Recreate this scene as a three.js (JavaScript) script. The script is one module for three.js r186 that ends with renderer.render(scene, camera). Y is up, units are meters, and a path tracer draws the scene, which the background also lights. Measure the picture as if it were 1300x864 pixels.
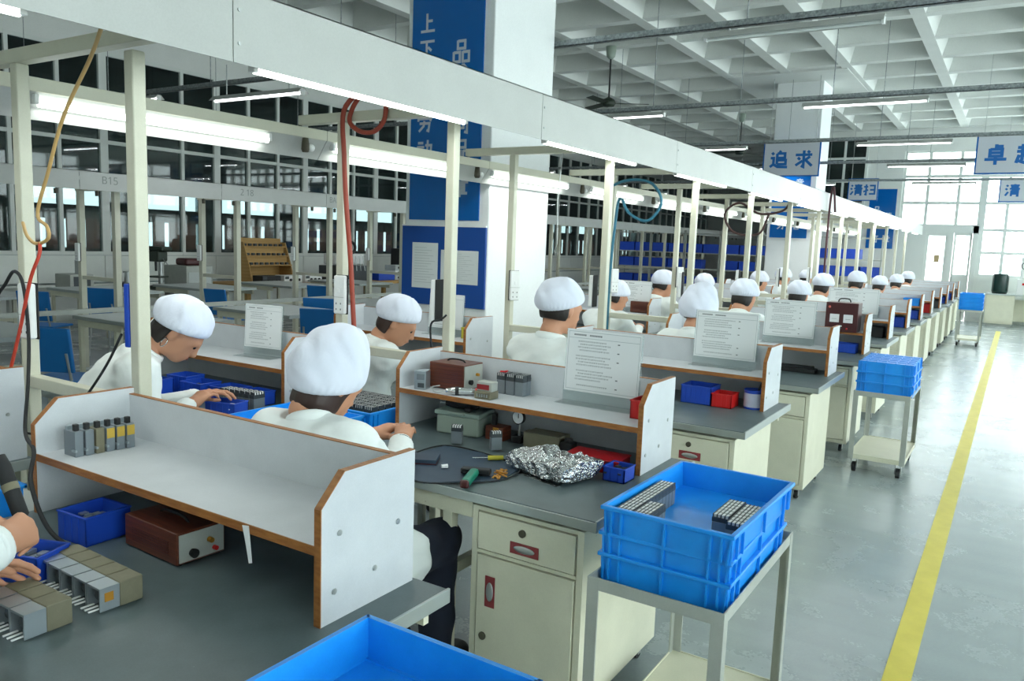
import * as THREE from 'three';
import { RoundedBoxGeometry } from 'three/addons/geometries/RoundedBoxGeometry.js';
import { mergeGeometries, toCreasedNormals } from 'three/addons/utils/BufferGeometryUtils.js';
import { FontLoader } from 'three/addons/loaders/FontLoader.js';
import { TextGeometry } from 'three/addons/geometries/TextGeometry.js';
import { RectAreaLightUniformsLib } from 'three/addons/lights/RectAreaLightUniformsLib.js';

// ---------------------------------------------------------------- camera, sky, exposure
const scene = new THREE.Scene();
const camera = new THREE.PerspectiveCamera(46.62, 1300 / 864, 0.05, 120);
camera.position.set(0, 1.6, 0);
{
  const r = new THREE.Vector3(0.84178474, 0.03637916, -0.53858612), u = new THREE.Vector3(-0.09793355, 0.99146175, -0.08609657);
  const m = new THREE.Matrix4().makeBasis(r, u, new THREE.Vector3().crossVectors(r, u));
  camera.quaternion.setFromRotationMatrix(m);
}
scene.add(camera);
const renderer = new THREE.WebGLRenderer({ antialias: true });
renderer.toneMapping = THREE.LinearToneMapping;
renderer.toneMappingExposure = 1.1;
renderer.shadowMap.enabled = true;
scene.background = new THREE.Color(0.96, 0.98, 1.0);
scene.backgroundIntensity = 7.0;
const TUBE_POWER = 44, TUBE_GLOW = 5, CEIL_POWER = 100, CEIL_GLOW = 5;
RectAreaLightUniformsLib.init();

// ---------------------------------------------------------------- helpers
const ORD = ['first', 'second', 'third', 'fourth', 'fifth', 'sixth', 'seventh', 'eighth', 'ninth', 'tenth', 'eleventh', 'twelfth', 'thirteenth', 'fourteenth'];
let seed = 12345;
const rnd = () => { seed = (seed * 1664525 + 1013904223) >>> 0; return seed / 4294967296; };
const rr = (a, b) => a + (b - a) * rnd();
const V = (x, y, z) => new THREE.Vector3(x, y, z);
const used = {};
function numbered(n) { const k = used[n] || 0; used[n] = k + 1; return k ? n + '_' + String(k).padStart(3, '0') : n; }
function shade(o) { o.traverse((c) => { if (c.isMesh) { c.castShadow = true; c.receiveShadow = true; } }); return o; }
function tag(o, label, category, group) { o.userData.label = label; o.userData.category = category; if (group) o.userData.group = group; return o; }
function thing(name, label, category, pos = [0, 0, 0], turn = 0, group) {
  const o = new THREE.Group(); o.name = numbered(name); scene.add(o); o.position.set(...pos); o.rotation.y = turn;
  return tag(o, label, category, group);
}
function struct(name, parent = scene) { const o = new THREE.Group(); o.name = name; parent.add(o); if (parent === scene) o.userData.kind = 'structure'; return o; }
function boxUV(g) {
  if (g.index) g = g.toNonIndexed();
  if (!g.attributes.normal) g.computeVertexNormals();
  const p = g.attributes.position, n = g.attributes.normal, uv = new Float32Array(p.count * 2);
  for (let i = 0; i < p.count; i += 3) {
    let nx = 0, ny = 0, nz = 0;
    for (let k = 0; k < 3; k++) { nx += n.getX(i + k); ny += n.getY(i + k); nz += n.getZ(i + k); }
    nx = Math.abs(nx); ny = Math.abs(ny); nz = Math.abs(nz);
    for (let k = 0; k < 3; k++) {
      const j = i + k, x = p.getX(j), y = p.getY(j), z = p.getZ(j);
      if (ny >= nx && ny >= nz) { uv[2 * j] = x; uv[2 * j + 1] = z; } else if (nx >= nz) { uv[2 * j] = z; uv[2 * j + 1] = y; } else { uv[2 * j] = x; uv[2 * j + 1] = y; }
    }
  }
  g.setAttribute('uv', new THREE.BufferAttribute(uv, 2));
  for (const k of Object.keys(g.attributes)) if (!['position', 'normal', 'uv'].includes(k)) g.deleteAttribute(k);
  return g;
}
function joined(geos, keepUV) {
  geos = Array.isArray(geos) ? geos : [geos];
  geos = geos.map((g) => (keepUV ? (g.index ? g.toNonIndexed() : g) : boxUV(g)));
  for (const g of geos) for (const k of Object.keys(g.attributes)) if (!['position', 'normal', 'uv'].includes(k)) g.deleteAttribute(k);
  return geos.length > 1 ? mergeGeometries(geos) : geos[0];
}
function part(name, geos, mat, parent, keepUV) {
  const m = new THREE.Mesh(joined(geos, keepUV), mat); m.name = name; m.castShadow = m.receiveShadow = true;
  parent.add(m); return m;
}
function solo(name, geos, mat, label, category, group, pos, turn = 0, keepUV) {
  const m = part(numbered(name), geos, mat, scene, keepUV); if (pos) m.position.set(...pos); m.rotation.y = turn;
  return tag(m, label, category, group);
}
// boxes: centre given, b = rounded edge
function box(w, h, d, x = 0, y = 0, z = 0, b = 0) {
  const g = b > 0 ? new RoundedBoxGeometry(w, h, d, 1, Math.min(b, w / 2.01, h / 2.01, d / 2.01)) : new THREE.BoxGeometry(w, h, d);
  return g.translate(x, y, z);
}
const span = (x0, x1, y0, y1, z0, z1, b = 0) => box(Math.abs(x1 - x0), Math.abs(y1 - y0), Math.abs(z1 - z0), (x0 + x1) / 2, (y0 + y1) / 2, (z0 + z1) / 2, b);
function cyl(r0, r1, h, x, y, z, n = 16, ax = 'y') {
  const g = new THREE.CylinderGeometry(r1, r0, h, n);
  if (ax === 'x') g.rotateZ(Math.PI / 2); if (ax === 'z') g.rotateX(Math.PI / 2);
  return g.translate(x, y, z);
}
function rod(a, b, r, n = 8) {
  const d = b.clone().sub(a), g = new THREE.CylinderGeometry(r, r, d.length(), n);
  g.applyQuaternion(new THREE.Quaternion().setFromUnitVectors(V(0, 1, 0), d.clone().normalize()));
  const c = a.clone().add(b).multiplyScalar(0.5); return g.translate(c.x, c.y, c.z);
}
function tube(pts, r, seg = 40, n = 8) {
  return new THREE.TubeGeometry(new THREE.CatmullRomCurve3(pts.map((p) => V(...p))), seg, r, n, false);
}
function prism(pts, depth, bevel = 0) { // polygon in x,y extruded along +z
  const s = new THREE.Shape(pts.map((p) => new THREE.Vector2(p[0], p[1])));
  return new THREE.ExtrudeGeometry(s, { depth, bevelEnabled: bevel > 0, bevelSize: bevel, bevelThickness: bevel, bevelSegments: 1, curveSegments: 8 });
}
const lathe = (pts, n = 24) => new THREE.LatheGeometry(pts.map((p) => new THREE.Vector2(p[0], p[1])), n);
function dup(root, pos, turn = 0, label, category, group) {
  const o = root.clone(); o.name = numbered(root.name.replace(/_\d\d\d$/, '')); scene.add(o);
  o.userData = { ...root.userData }; o.position.set(...pos); o.rotation.y = turn;
  if (label) o.userData.label = label; if (category) o.userData.category = category; if (group) o.userData.group = group;
  return o;
}

// ---------------------------------------------------------------- textures
const PERM = new Uint8Array(65536); for (let i = 0; i < 65536; i++) PERM[i] = Math.floor(rnd() * 256);
const h2 = (x, y) => PERM[((x & 255) * 257 + (y & 255) * 131) & 65535] / 255;
function vn(x, y, per) {
  const xi = Math.floor(x), yi = Math.floor(y), fx = x - xi, fy = y - yi, w = (t) => ((t % per) + per) % per;
  const u = fx * fx * (3 - 2 * fx), v = fy * fy * (3 - 2 * fy);
  const a = h2(w(xi), w(yi)), b = h2(w(xi + 1), w(yi)), c = h2(w(xi), w(yi + 1)), d = h2(w(xi + 1), w(yi + 1));
  return a + (b - a) * u + (c - a) * v + (a - b - c + d) * u * v;
}
function fbm(x, y, per, oct = 4) { let s = 0, a = 0.5; for (let i = 0; i < oct; i++) { s += a * vn(x + i * 17, y + i * 31, per); x *= 2; y *= 2; per *= 2; a *= 0.5; } return s / (1 - Math.pow(0.5, oct)); }
function dataTex(n, fn, metres, srgb = true) {
  const d = new Uint8Array(n * n * 4);
  for (let j = 0; j < n; j++) for (let i = 0; i < n; i++) {
    const c = fn(i / n, j / n), k = (j * n + i) * 4, e = rnd() * 5 - 2.5; // fine grain
    for (let q = 0; q < 3; q++) d[k + q] = Math.max(0, Math.min(255, (Array.isArray(c) ? c[q] : c) + e));
    d[k + 3] = 255;
  }
  const t = new THREE.DataTexture(d, n, n, THREE.RGBAFormat); t.wrapS = t.wrapT = THREE.RepeatWrapping; t.magFilter = THREE.LinearFilter; t.minFilter = THREE.LinearMipmapLinearFilter; t.generateMipmaps = true;
  if (srgb) t.colorSpace = THREE.SRGBColorSpace;
  t.repeat.set(1 / metres, 1 / metres); t.needsUpdate = true; return t;
}
const mix3 = (a, b, t) => [a[0] + (b[0] - a[0]) * t, a[1] + (b[1] - a[1]) * t, a[2] + (b[2] - a[2]) * t];
const hx = (h) => [(h >> 16) & 255, (h >> 8) & 255, h & 255];
function mottled(base, amt, metres, spots = 0, spotCol = 0x6b6150, n = 256, f = 8) {
  const b = hx(base), s = hx(spotCol);
  return dataTex(n, (x, y) => {
    const v = (fbm(x * f, y * f, f, 5) - 0.5) * 2 * amt; let c = [b[0] + v, b[1] + v, b[2] + v];
    if (spots) { const q = vn(x * f * 9, y * f * 9, f * 9) * vn(x * f * 2 + 7, y * f * 2 + 3, f * 2); if (q > 1 - spots) c = mix3(c, s, Math.min(1, (q - 1 + spots) * 9)); }
    return c;
  }, metres);
}
function canvasTex(w, h, draw) {
  const c = document.createElement('canvas'); c.width = w; c.height = h; draw(c.getContext('2d'), w, h);
  const t = new THREE.CanvasTexture(c); t.colorSpace = THREE.SRGBColorSpace; return t;
}
const M = (o) => new THREE.MeshStandardMaterial({ roughness: 0.6, ...o });
const P = (o) => new THREE.MeshPhysicalMaterial({ roughness: 0.6, ...o });
const plain = (c, r = 0.6, m = 0) => M({ color: c, roughness: r, metalness: m });

const floorTex = dataTex(512, (x, y) => {
  const v = (fbm(x * 6, y * 6, 6, 6) - 0.5) * 26, st = fbm(x * 3, y * 40, 3, 3) * 8 - 4;
  let c = [158 + v * 0.6 + st, 168 + v * 0.6 + st, 170 + v * 0.6 + st];
  return c;
}, 3.0);
const floorRough = dataTex(256, (x, y) => 78 + fbm(x * 8, y * 8, 8, 5) * 34, 1.7, false);
const floorBump = dataTex(256, (x, y) => 128 + (fbm(x * 5, y * 5, 5, 4) - 0.5) * 220, 1.3, false);
const clothBump = dataTex(256, (x, y) => 128 + (fbm(x * 6, y * 6, 6, 5) - 0.5) * 230, 0.25, false);
const galv = dataTex(256, (x, y) => { const v = vn(x * 28, y * 28, 28) * 40 + vn(x * 60, y * 60, 60) * 30; return [112 + v, 118 + v, 120 + v]; }, 0.5);
const woodEdge = dataTex(256, (x, y) => { const v = fbm(x * 10, y * 60, 10, 4); return mix3([128, 74, 30], [186, 128, 66], v); }, 0.4);
const brownWood = dataTex(256, (x, y) => { const v = fbm(x * 3, y * 50, 3, 4); return mix3([72, 32, 18], [120, 60, 34], v); }, 0.3);
const plyTex = dataTex(256, (x, y) => { const v = fbm(x * 2, y * 26, 2, 4); return mix3([170, 132, 74], [206, 172, 112], v); }, 0.8);
const crumple = dataTex(256, (x, y) => { const q = Math.abs(fbm(x * 9, y * 9, 9, 4) - 0.5) * 2; return 60 + q * 190; }, 0.16, false);

const MT = {
  floor: M({ map: floorTex, roughnessMap: floorRough, roughness: 0.7 }),
  yellow: M({ map: mottled(0xd8c84e, 14, 0.8, 0.16, 0x9a9a80), roughness: 0.5 }),
  ceil: M({ map: mottled(0xd9dcd8, 5, 2), roughness: 0.95 }),
  wall: M({ map: mottled(0xe4e6e2, 4, 2), roughness: 0.9 }),
  wallPanel: M({ map: mottled(0xe6eae4, 4, 1), roughness: 0.6 }),
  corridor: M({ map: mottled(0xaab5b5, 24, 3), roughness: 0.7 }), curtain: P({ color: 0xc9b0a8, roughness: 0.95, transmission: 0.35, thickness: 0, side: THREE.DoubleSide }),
  column: M({ map: mottled(0xe9ecec, 3, 1.5), roughness: 0.6 }),
  winFrame: plain(0xdfe3de, 0.5),
  cream: M({ map: mottled(0xd8d6c0, 6, 0.7, 0.12, 0x9a8c6a), roughness: 0.45 }),
  post: M({ map: mottled(0xcac9b6, 5, 0.6, 0.08, 0x8d8468), roughness: 0.42 }),
  hood: M({ map: mottled(0xb6b8b4, 4, 0.9, 0.07, 0xa8a396), roughness: 0.38 }),
  laminate: M({ map: mottled(0xc9cdd1, 6, 0.5, 0.1, 0x8b8577), roughness: 0.42 }),
  lamGrey: M({ map: mottled(0xb9c0bd, 5, 0.5, 0.1, 0x7d7a6c), roughness: 0.4 }),
  edge: M({ map: woodEdge, roughness: 0.55 }),
  mat: M({ map: mottled(0x5a686b, 9, 0.6, 0.1, 0x8a9494), roughness: 0.42 }),
  matBlue: M({ map: mottled(0x33475a, 7, 0.4), roughness: 0.55 }),
  trim: plain(0xa9b0ae, 0.35, 0.6),
  steel: plain(0xb7bbba, 0.35, 0.85),
  chrome: plain(0xd2d5d6, 0.18, 1),
  paintGrey: M({ map: mottled(0xa9ada6, 9, 0.5, 0.14, 0x6f5f4a), roughness: 0.5 }),
  galv: M({ map: galv, roughness: 0.5, metalness: 0.5 }),
  blueTray: M({ map: mottled(0x1494f0, 7, 0.4), roughness: 0.38 }),
  blueBin: plain(0x1a48b8, 0.4),
  redBin: plain(0xd01c1c, 0.4),
  black: plain(0x16181a, 0.5),
  rubber: plain(0x202224, 0.75),
  relay: plain(0x7d868c, 0.4, 0.3),
  relayDark: plain(0x3c4347, 0.45),
  khaki: M({ map: mottled(0x77735e, 8, 0.2), roughness: 0.6 }),
  silver: plain(0xaab4ba, 0.32, 0.7),
  copper: plain(0xc98f35, 0.4, 0.5),
  brown: M({ map: brownWood, roughness: 0.4 }),
  maroon: plain(0x45181a, 0.35),
  ply: M({ map: plyTex, roughness: 0.6 }),
  chairBlue: plain(0x0e6db4, 0.45),
  strip: plain(0xe6e8e6, 0.4),
  paper: plain(0xe9eaea, 0.7),
  redHose: plain(0x9c3f2c, 0.5), yellowHose: plain(0xc9a468, 0.5), redWire: plain(0xc4432f, 0.5),
  skin: M({ color: 0xbf8a6c, roughness: 0.55 }), hair: M({ color: 0x1c1512, roughness: 0.55 }), hairBrown: M({ color: 0x33201a, roughness: 0.5 }),
  coat: M({ color: 0xe6ebe9, roughness: 0.85, bumpMap: clothBump, bumpScale: 0.002 }),
  cap: M({ color: 0xdde2f0, roughness: 0.85, bumpMap: clothBump, bumpScale: 0.0016 }),
  trousers: M({ color: 0x0d1526, roughness: 0.9 }), shoe: plain(0x1b1c20, 0.6), sweater: plain(0x1d1a26, 0.9),
  eye: plain(0x141010, 0.2), lips: plain(0x96524a, 0.5),
  signBlue: M({ map: mottled(0x0a5fae, 4, 0.6), roughness: 0.16 }), signGrey: plain(0xbfc6cc, 0.4), boardBlue: plain(0x0d4797, 0.5),
  green: plain(0x0d7a63, 0.4), machineGreen: plain(0x2a352a, 0.45), acid: plain(0xcabf3a, 0.45),
  foil: M({ color: 0xc6cacc, roughness: 0.2, metalness: 1, bumpMap: crumple, bumpScale: 0.012 }),
  glass: P({ color: 0xf4fbfa, roughness: 0.02, transmission: 1, thickness: 0, ior: 1.45 }),
  smoked: P({ color: 0x9aa8a8, roughness: 0.03, transmission: 1, thickness: 0, ior: 1.5 }),
  acrylic: P({ color: 0xf2f7f7, roughness: 0.08, transmission: 0.9, thickness: 0, ior: 1.49 }),
  tubeOn: M({ color: 0xffffff, emissive: 0xf6fff6, emissiveIntensity: TUBE_GLOW }),
  ceilTube: M({ color: 0xffffff, emissive: 0xfbfdff, emissiveIntensity: CEIL_GLOW }),
  tubeOff: plain(0xdfe5e3, 0.3), bulb: plain(0xeef0ee, 0.3), brownSocket: plain(0x4a4638, 0.5), lightGreen: plain(0x8d9a8e, 0.5),
};

// ---------------------------------------------------------------- structure: room shell
const XL = -13, XR = 5.5, ZF = -23, ZB = 4.5, CEIL = 4.8, SLAB = 5.2, ZL = -38, XP = -2.75; // the left part of the hall runs on past the far wall
{ const f = struct('floor'); part('slab', span(XP, XR, -0.2, 0, ZF, ZB), MT.floor, f); part('slab', span(XL - 2.6, XP, -0.2, 0, ZL, ZB), MT.floor, f); part('yellow_line', span(-0.285, -0.19, 0.0004, 0.0016, ZB - 0.2, -20.5), MT.yellow, f).userData.label = 'yellow painted aisle line'; }
{
  const c = struct('ceiling'); part('slab', span(XP, XR, SLAB, SLAB + 0.25, ZF, ZB), MT.ceil, c); part('slab', span(XL - 2.6, XP, SLAB, SLAB + 0.25, ZL, ZB), MT.ceil, c);
  const trap = (len) => { const g = prism([[-0.09, CEIL], [0.09, CEIL], [0.21, SLAB + 0.02], [-0.21, SLAB + 0.02]], len); return g; };
  for (const x of [4.1, 2.7, 1.3, -0.06, -1.46, -2.85, -3.9, -4.95, -6.4, -7.88, -9.3, -10.7, -12.1]) { const ze = x > XP ? ZF : ZL; part('rib', trap(ZB - ze).translate(x, 0, ze), MT.ceil, c); }
  for (let z = 3.6; z > ZL; z -= 1.32) { const xe = z > ZF ? XR : XP; part('rib', trap(xe - XL).rotateY(Math.PI / 2).translate(XL, 0.004, z), MT.ceil, c); }
  for (const z of [-5.4, -16.5]) part('drop_panel', span(-4.95, -2.85, CEIL - 0.01, SLAB, z - 1.4, z + 1.4), MT.ceil, c);
}
let winNo = 0;
// a glazed bank in a wall plane: along = 'x' or 'z'; us, ys = lines of the frame
function windowBank(at, along, us, ys, fw, deep, glass, thick = [], skipLast = false) {
  const w = struct('window_' + (++winNo)), g = [], t = deep / 2;
  const S = (u0, u1, y0, y1, d) => (along === 'x' ? span(u0, u1, y0, y1, at - d, at + d) : span(at - d, at + d, y0, y1, u0, u1));
  const y0 = ys[0], y1 = ys[ys.length - 1], u0 = us[0], u1 = us[us.length - 1];
  us.forEach((u, i) => { if (skipLast && i === us.length - 1) return; const f = thick.includes(i) ? fw * 2.2 : fw; g.push(S(u - f / 2, u + f / 2, y0 - fw / 2, y1 + fw / 2, t)); });
  ys.forEach((y) => g.push(S(Math.min(u0, u1), Math.max(u0, u1), y - fw / 2, y + fw / 2, t * 0.92)));
  part('window_frame', g, MT.winFrame, w);
  for (let i = 0; i + 1 < us.length; i++) for (let j = 0; j + 1 < ys.length; j++) part('pane', S(Math.min(us[i], us[i + 1]), Math.max(us[i], us[i + 1]), ys[j], ys[j + 1], 0.003), glass, w);
  return w;
}
// left glazed partition with a dim corridor behind
{
  const w = struct('wall_left');
  part('lower_wall', span(XL - 0.12, XL, 0, 0.62, ZL, ZB), MT.wallPanel, w); part('upper_wall', span(XL - 0.12, XL, 4.42, SLAB, ZL, ZB), MT.wall, w);
  for (let z = ZB; z > ZL; z -= 1.1) part('panel', span(XL - 0.05, XL + 0.012, 0.66, 1.1, Math.max(z - 1.08, ZL), z), MT.wallPanel, w);
  part('wall_end', span(XL - 0.12, XL, 0.62, 4.42, 1.2, ZB), MT.wall, w);
  const XC = XL - 4;
  for (const [a, b] of [[0, 1.12], [1.72, 2.02], [2.36, SLAB]]) part('corridor_wall', span(XC - 0.1, XC, a, b, ZL, ZB), MT.corridor, w);
  for (let zz = ZB; zz > ZL; zz -= 2.4) { for (const [a, b] of [[1.12, 1.72], [2.02, 2.36]]) part('corridor_pier', span(XC - 0.1, XC, a, b, Math.max(zz - 0.7, ZL), zz), MT.corridor, w); for (let k = 0; k < 4; k++) if (zz - 1.0 - k * 0.42 > ZL) part('curtain', span(XC + 0.02, XC + 0.024, 1.1, 1.74, zz - 1.06 - k * 0.42, zz - 0.75 - k * 0.42), MT.curtain, w); }
  part('corridor_floor', span(XC - 0.1, XL - 2.6, -0.2, 0, ZL, ZB), MT.corridor, w); part('corridor_ceiling', span(XC - 0.1, XL - 2.6, SLAB, SLAB + 0.25, ZL, ZB), MT.corridor, w);
  part('corridor_end', [span(XC, XL, 0, SLAB, ZB - 0.1, ZB), span(XC, XL, 0, SLAB, ZL, ZL + 0.1)], MT.corridor, w);
  let z = 1.2;
  while (z > ZL + 1) { const us = []; for (let k = 0; k < 4; k++) us.push(Math.max(z - k * 0.735, ZL)); windowBank(XL - 0.02, 'z', us, [1.14, 2.36, 2.98, 3.7, 4.4], 0.06, 0.1, MT.smoked, [0], z - 4 * 0.735 > ZL + 1); z -= 3 * 0.735; }
}
// far wall: doors and tall daylight windows
{
  const w = struct('wall_far'), T = [ZF - 0.25, ZF];
  const S = (x0, x1, y0, y1) => span(x0, x1, y0, y1, T[0], T[1]);
  part('pier', S(-5.4, -2.75, 0, SLAB), MT.wall, w); windowBank(ZF + 0.03, 'x', [-5.3, -4.75, -4.2, -3.65], [2.9, 3.5, 4.1, 4.6], 0.06, 0.06, MT.smoked); part('return_wall', span(XP - 0.2, XP, 0, SLAB, ZL, ZF - 0.25), MT.wall, w); part('end_wall', span(XL - 2.6, XP, 0, SLAB, ZL - 0.2, ZL), MT.wall, w);
  part('spandrel', S(-2.75, XR, 4.25, SLAB), MT.wall, w);
  part('lower_wall', S(-0.92, XR, 0, 1.14), MT.wallPanel, w);
  part('door_header', S(-2.75, -0.92, 2.2, 2.38), MT.winFrame, w);
  part('door_post', [S(-2.75, -2.08, 0, 2.2), S(-1.58, -1.46, 0, 2.2), S(-1.04, -0.92, 0, 2.38)], MT.winFrame, w);
  for (let k = 0; k < 6; k++) part('panel', span(-0.85 + k * 1.05, 0.15 + k * 1.05, 0.1, 1.05, ZF, ZF + 0.015), MT.wallPanel, w);
  windowBank(ZF - 0.1, 'x', [-2.72, -2.15, -1.45, -0.95], [2.38, 2.95, 3.62, 3.98, 4.25], 0.07, 0.1, MT.glass);
  windowBank(ZF - 0.1, 'x', [-0.9, -0.37, 0.15, 0.68, 1.2, 1.75, 2.3, 2.85, 3.4, 4.0, 4.6, 5.4], [1.16, 1.73, 2.29, 2.95, 3.62, 3.98, 4.25], 0.07, 0.12, MT.glass, [0, 4, 8]);
  const d1 = struct('door_1'); part('door_leaf', span(-2.06, -1.6, 0, 0.9, ZF - 0.1, ZF - 0.05), MT.winFrame, d1); part('door_frame', [span(-2.08, -2.02, 0, 2.2, ZF - 0.14, ZF - 0.02), span(-1.64, -1.58, 0, 2.2, ZF - 0.14, ZF - 0.02), span(-2.02, -1.64, 2.12, 2.2, ZF - 0.14, ZF - 0.02)], MT.winFrame, d1);
  part('pane', span(-2.02, -1.64, 0.9, 2.12, ZF - 0.08, ZF - 0.07), MT.glass, d1); part('notice', span(-1.86, -1.74, 1.45, 1.63, ZF - 0.07, ZF - 0.06), plain(0xb9a27a), d1);
  const d2 = struct('door_2'); part('door_leaf', [span(-1.45, -1.05, 0, 1.16, ZF - 0.1, ZF - 0.05), span(-1.45, -1.4, 1.16, 2.2, ZF - 0.1, ZF - 0.05), span(-1.1, -1.05, 1.16, 2.2, ZF - 0.1, ZF - 0.05), span(-1.4, -1.1, 2.14, 2.2, ZF - 0.1, ZF - 0.05)], MT.winFrame, d2);
  part('pane', span(-1.4, -1.1, 1.16, 2.14, ZF - 0.08, ZF - 0.07), MT.glass, d2);
  part('door_handle', span(-1.43, -1.41, 0.98, 1.1, ZF - 0.05, ZF - 0.02), MT.steel, d2);
}
{ // wall along the aisle, outside the frame, with the row of tall windows that light the bench ends
  const w = struct('wall_right');
  part('lower_wall', span(XR, XR + 0.25, 0, 0.95, ZF, ZB), MT.wall, w); part('upper_wall', span(XR, XR + 0.25, 4.3, SLAB, ZF, ZB), MT.wall, w);
  for (let z = ZB; z > ZF - 0.1; z -= 5.5) part('pier', span(XR, XR + 0.25, 0.95, 4.3, z - 0.8, z), MT.wall, w);
  for (let z = ZB - 0.8; z > ZF; z -= 5.5) { const us = []; for (let k = 0; k <= 4; k++) us.push(Math.max(z - k * 1.175, ZF)); windowBank(XR + 0.12, 'z', us, [0.98, 2.1, 3.2, 4.28], 0.07, 0.12, MT.glass); }
  const b = struct('wall_back'); part('wall_face', span(XL - 2.6, XR, 0, SLAB, ZB, ZB + 0.25), MT.wall, b);
}
// columns
function column(x0, x1, z0, z1, label, y1 = CEIL) { const c = struct('column_' + (++winNo)); part('shaft', span(x0, x1, 0, y1, z0, z1, 0.012), MT.column, c); c.userData.label = label; return c; }
column(-4.22, -3.4, -5.86, -4.98, 'white square column beside the second bench'); column(-4.26, -3.4, -16.85, -15.98, 'white square column further down the line');

// ---------------------------------------------------------------- lettering
const GLYPH = {
  zhui: [[14, 12, 24, 24], [8, 42, 24, 42, 24, 72], [6, 90, 24, 76, 46, 90, 97, 92], [60, 3, 52, 16], [42, 18, 42, 76], [42, 18, 82, 18, 82, 42, 42, 42], [42, 54, 87, 54, 87, 76, 42, 76]],
  qiu: [[8, 28, 92, 28], [50, 5, 50, 92, 38, 86], [68, 8, 80, 18], [20, 42, 32, 54], [10, 84, 44, 60], [82, 38, 60, 54], [56, 52, 93, 88]],
  qing: [[10, 12, 22, 22], [5, 38, 18, 48], [6, 94, 24, 64], [36, 14, 94, 14], [40, 27, 90, 27], [32, 40, 98, 40], [65, 4, 65, 40], [44, 52, 44, 97], [44, 52, 86, 52, 86, 94, 76, 94], [44, 66, 86, 66], [44, 79, 86, 79]],
  sao: [[8, 26, 40, 26], [26, 6, 26, 92, 14, 88], [5, 68, 42, 52], [52, 16, 92, 16, 92, 92], [56, 52, 92, 52], [50, 86, 92, 86]],
  jie: [[10, 12, 22, 22], [5, 38, 18, 48], [6, 94, 24, 64], [36, 22, 94, 22], [65, 4, 65, 42], [40, 42, 90, 42], [44, 58, 86, 58, 86, 92, 44, 92, 44, 54]],
  zhuo: [[50, 2, 50, 26], [50, 12, 78, 12], [26, 26, 74, 26, 74, 58, 26, 58, 26, 22], [26, 42, 74, 42], [6, 73, 94, 73], [50, 58, 50, 99]],
  yue: [[6, 20, 46, 20], [26, 4, 26, 38], [4, 38, 50, 38], [26, 38, 26, 80], [26, 58, 46, 58], [14, 54, 4, 92], [8, 80, 40, 92, 98, 93], [54, 26, 94, 26], [58, 26, 56, 74, 70, 64], [72, 8, 92, 78], [92, 44, 74, 74], [84, 8, 93, 18]],
  shang: [[46, 6, 46, 88], [46, 42, 80, 42], [8, 88, 94, 88]], xia: [[6, 12, 94, 12], [46, 12, 46, 97], [54, 38, 76, 56]],
  pin: [[30, 6, 70, 6, 70, 38, 30, 38, 30, 2], [8, 54, 42, 54, 42, 94, 8, 94, 8, 50], [58, 54, 92, 54, 92, 94, 58, 94, 58, 50]],
  lao: [[8, 16, 92, 16], [34, 4, 34, 28], [66, 4, 66, 28], [10, 50, 10, 37, 90, 37, 84, 50], [18, 60, 80, 60, 74, 96, 62, 92], [48, 48, 44, 72, 14, 98]],
  dong: [[10, 22, 44, 22], [4, 42, 50, 42], [24, 42, 12, 76, 44, 70], [40, 60, 48, 82], [56, 34, 94, 34, 88, 92, 76, 88], [72, 8, 70, 50, 50, 94]],
  ke: [[4, 14, 96, 14], [76, 14, 76, 94, 60, 90], [20, 34, 56, 34, 56, 72, 20, 72, 20, 30]],
  zhang: [[46, 1, 54, 10], [16, 14, 84, 14], [34, 18, 38, 30], [66, 18, 62, 30], [4, 33, 96, 33], [26, 43, 74, 43, 74, 69, 26, 69, 26, 39], [26, 56, 74, 56], [8, 82, 92, 82], [50, 69, 50, 100]],
  he: [[50, 3, 6, 44], [50, 3, 94, 44], [32, 42, 68, 42], [28, 56, 72, 56, 72, 94, 28, 94, 28, 52]],
};
function glyph(g, name, x, y, s, col, w = 0.105) {
  g.strokeStyle = col; g.lineWidth = s * w; g.lineJoin = 'miter'; g.lineCap = 'butt';
  for (const st of GLYPH[name]) { g.beginPath(); for (let i = 0; i < st.length; i += 2) { const px = x + st[i] * s / 100, py = y + st[i + 1] * s / 100; i ? g.lineTo(px, py) : g.moveTo(px, py); } g.stroke(); }
}
function facePlane(w, h, x, y, z) { return new THREE.PlaneGeometry(w, h).translate(x, y, z); }
function hangSign(x0, x1, y0, y1, z, chars, label) {
  const t = thing('hanging_sign', label, 'sign', [(x0 + x1) / 2, y0, z]), w = x1 - x0, h = y1 - y0;
  part('panel', box(w, h, 0.03, 0, h / 2, 0, 0.004), MT.signBlue, t);
  const tex = canvasTex(512, Math.round(512 * h / w), (g, W, H) => { g.fillStyle = '#c4c9d2'; g.fillRect(0, 0, W, H); const s = H * 0.58; chars.forEach((c, i) => glyph(g, c, W * (0.27 + 0.46 * i) - s / 2, H * 0.21, s, '#0a62ad', 0.14)); });
  part('lettered_face', facePlane(w - 0.05, h - 0.05, 0, h / 2, 0.0165), M({ map: tex, roughness: 0.5 }), t, true);
  for (const s of [-1, 1]) part('hanger', rod(V(s * w * 0.4, h, 0), V(s * w * 0.4, SLAB - y0, 0), 0.005, 6), MT.steel, t);
}
hangSign(-4.3, -3.26, 2.98, 3.62, -15.5, ['zhui', 'qiu'], 'hanging white sign with blue border and two characters before the white column');
hangSign(-0.79, 0.25, 2.98, 3.62, -15.5, ['zhuo', 'yue'], 'larger hanging white sign with two blue characters over the aisle');
hangSign(-3.8, -3.1, 2.9, 3.45, -21.5, ['qing', 'sao'], 'small hanging sign with two blue characters near the far pier');
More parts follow.
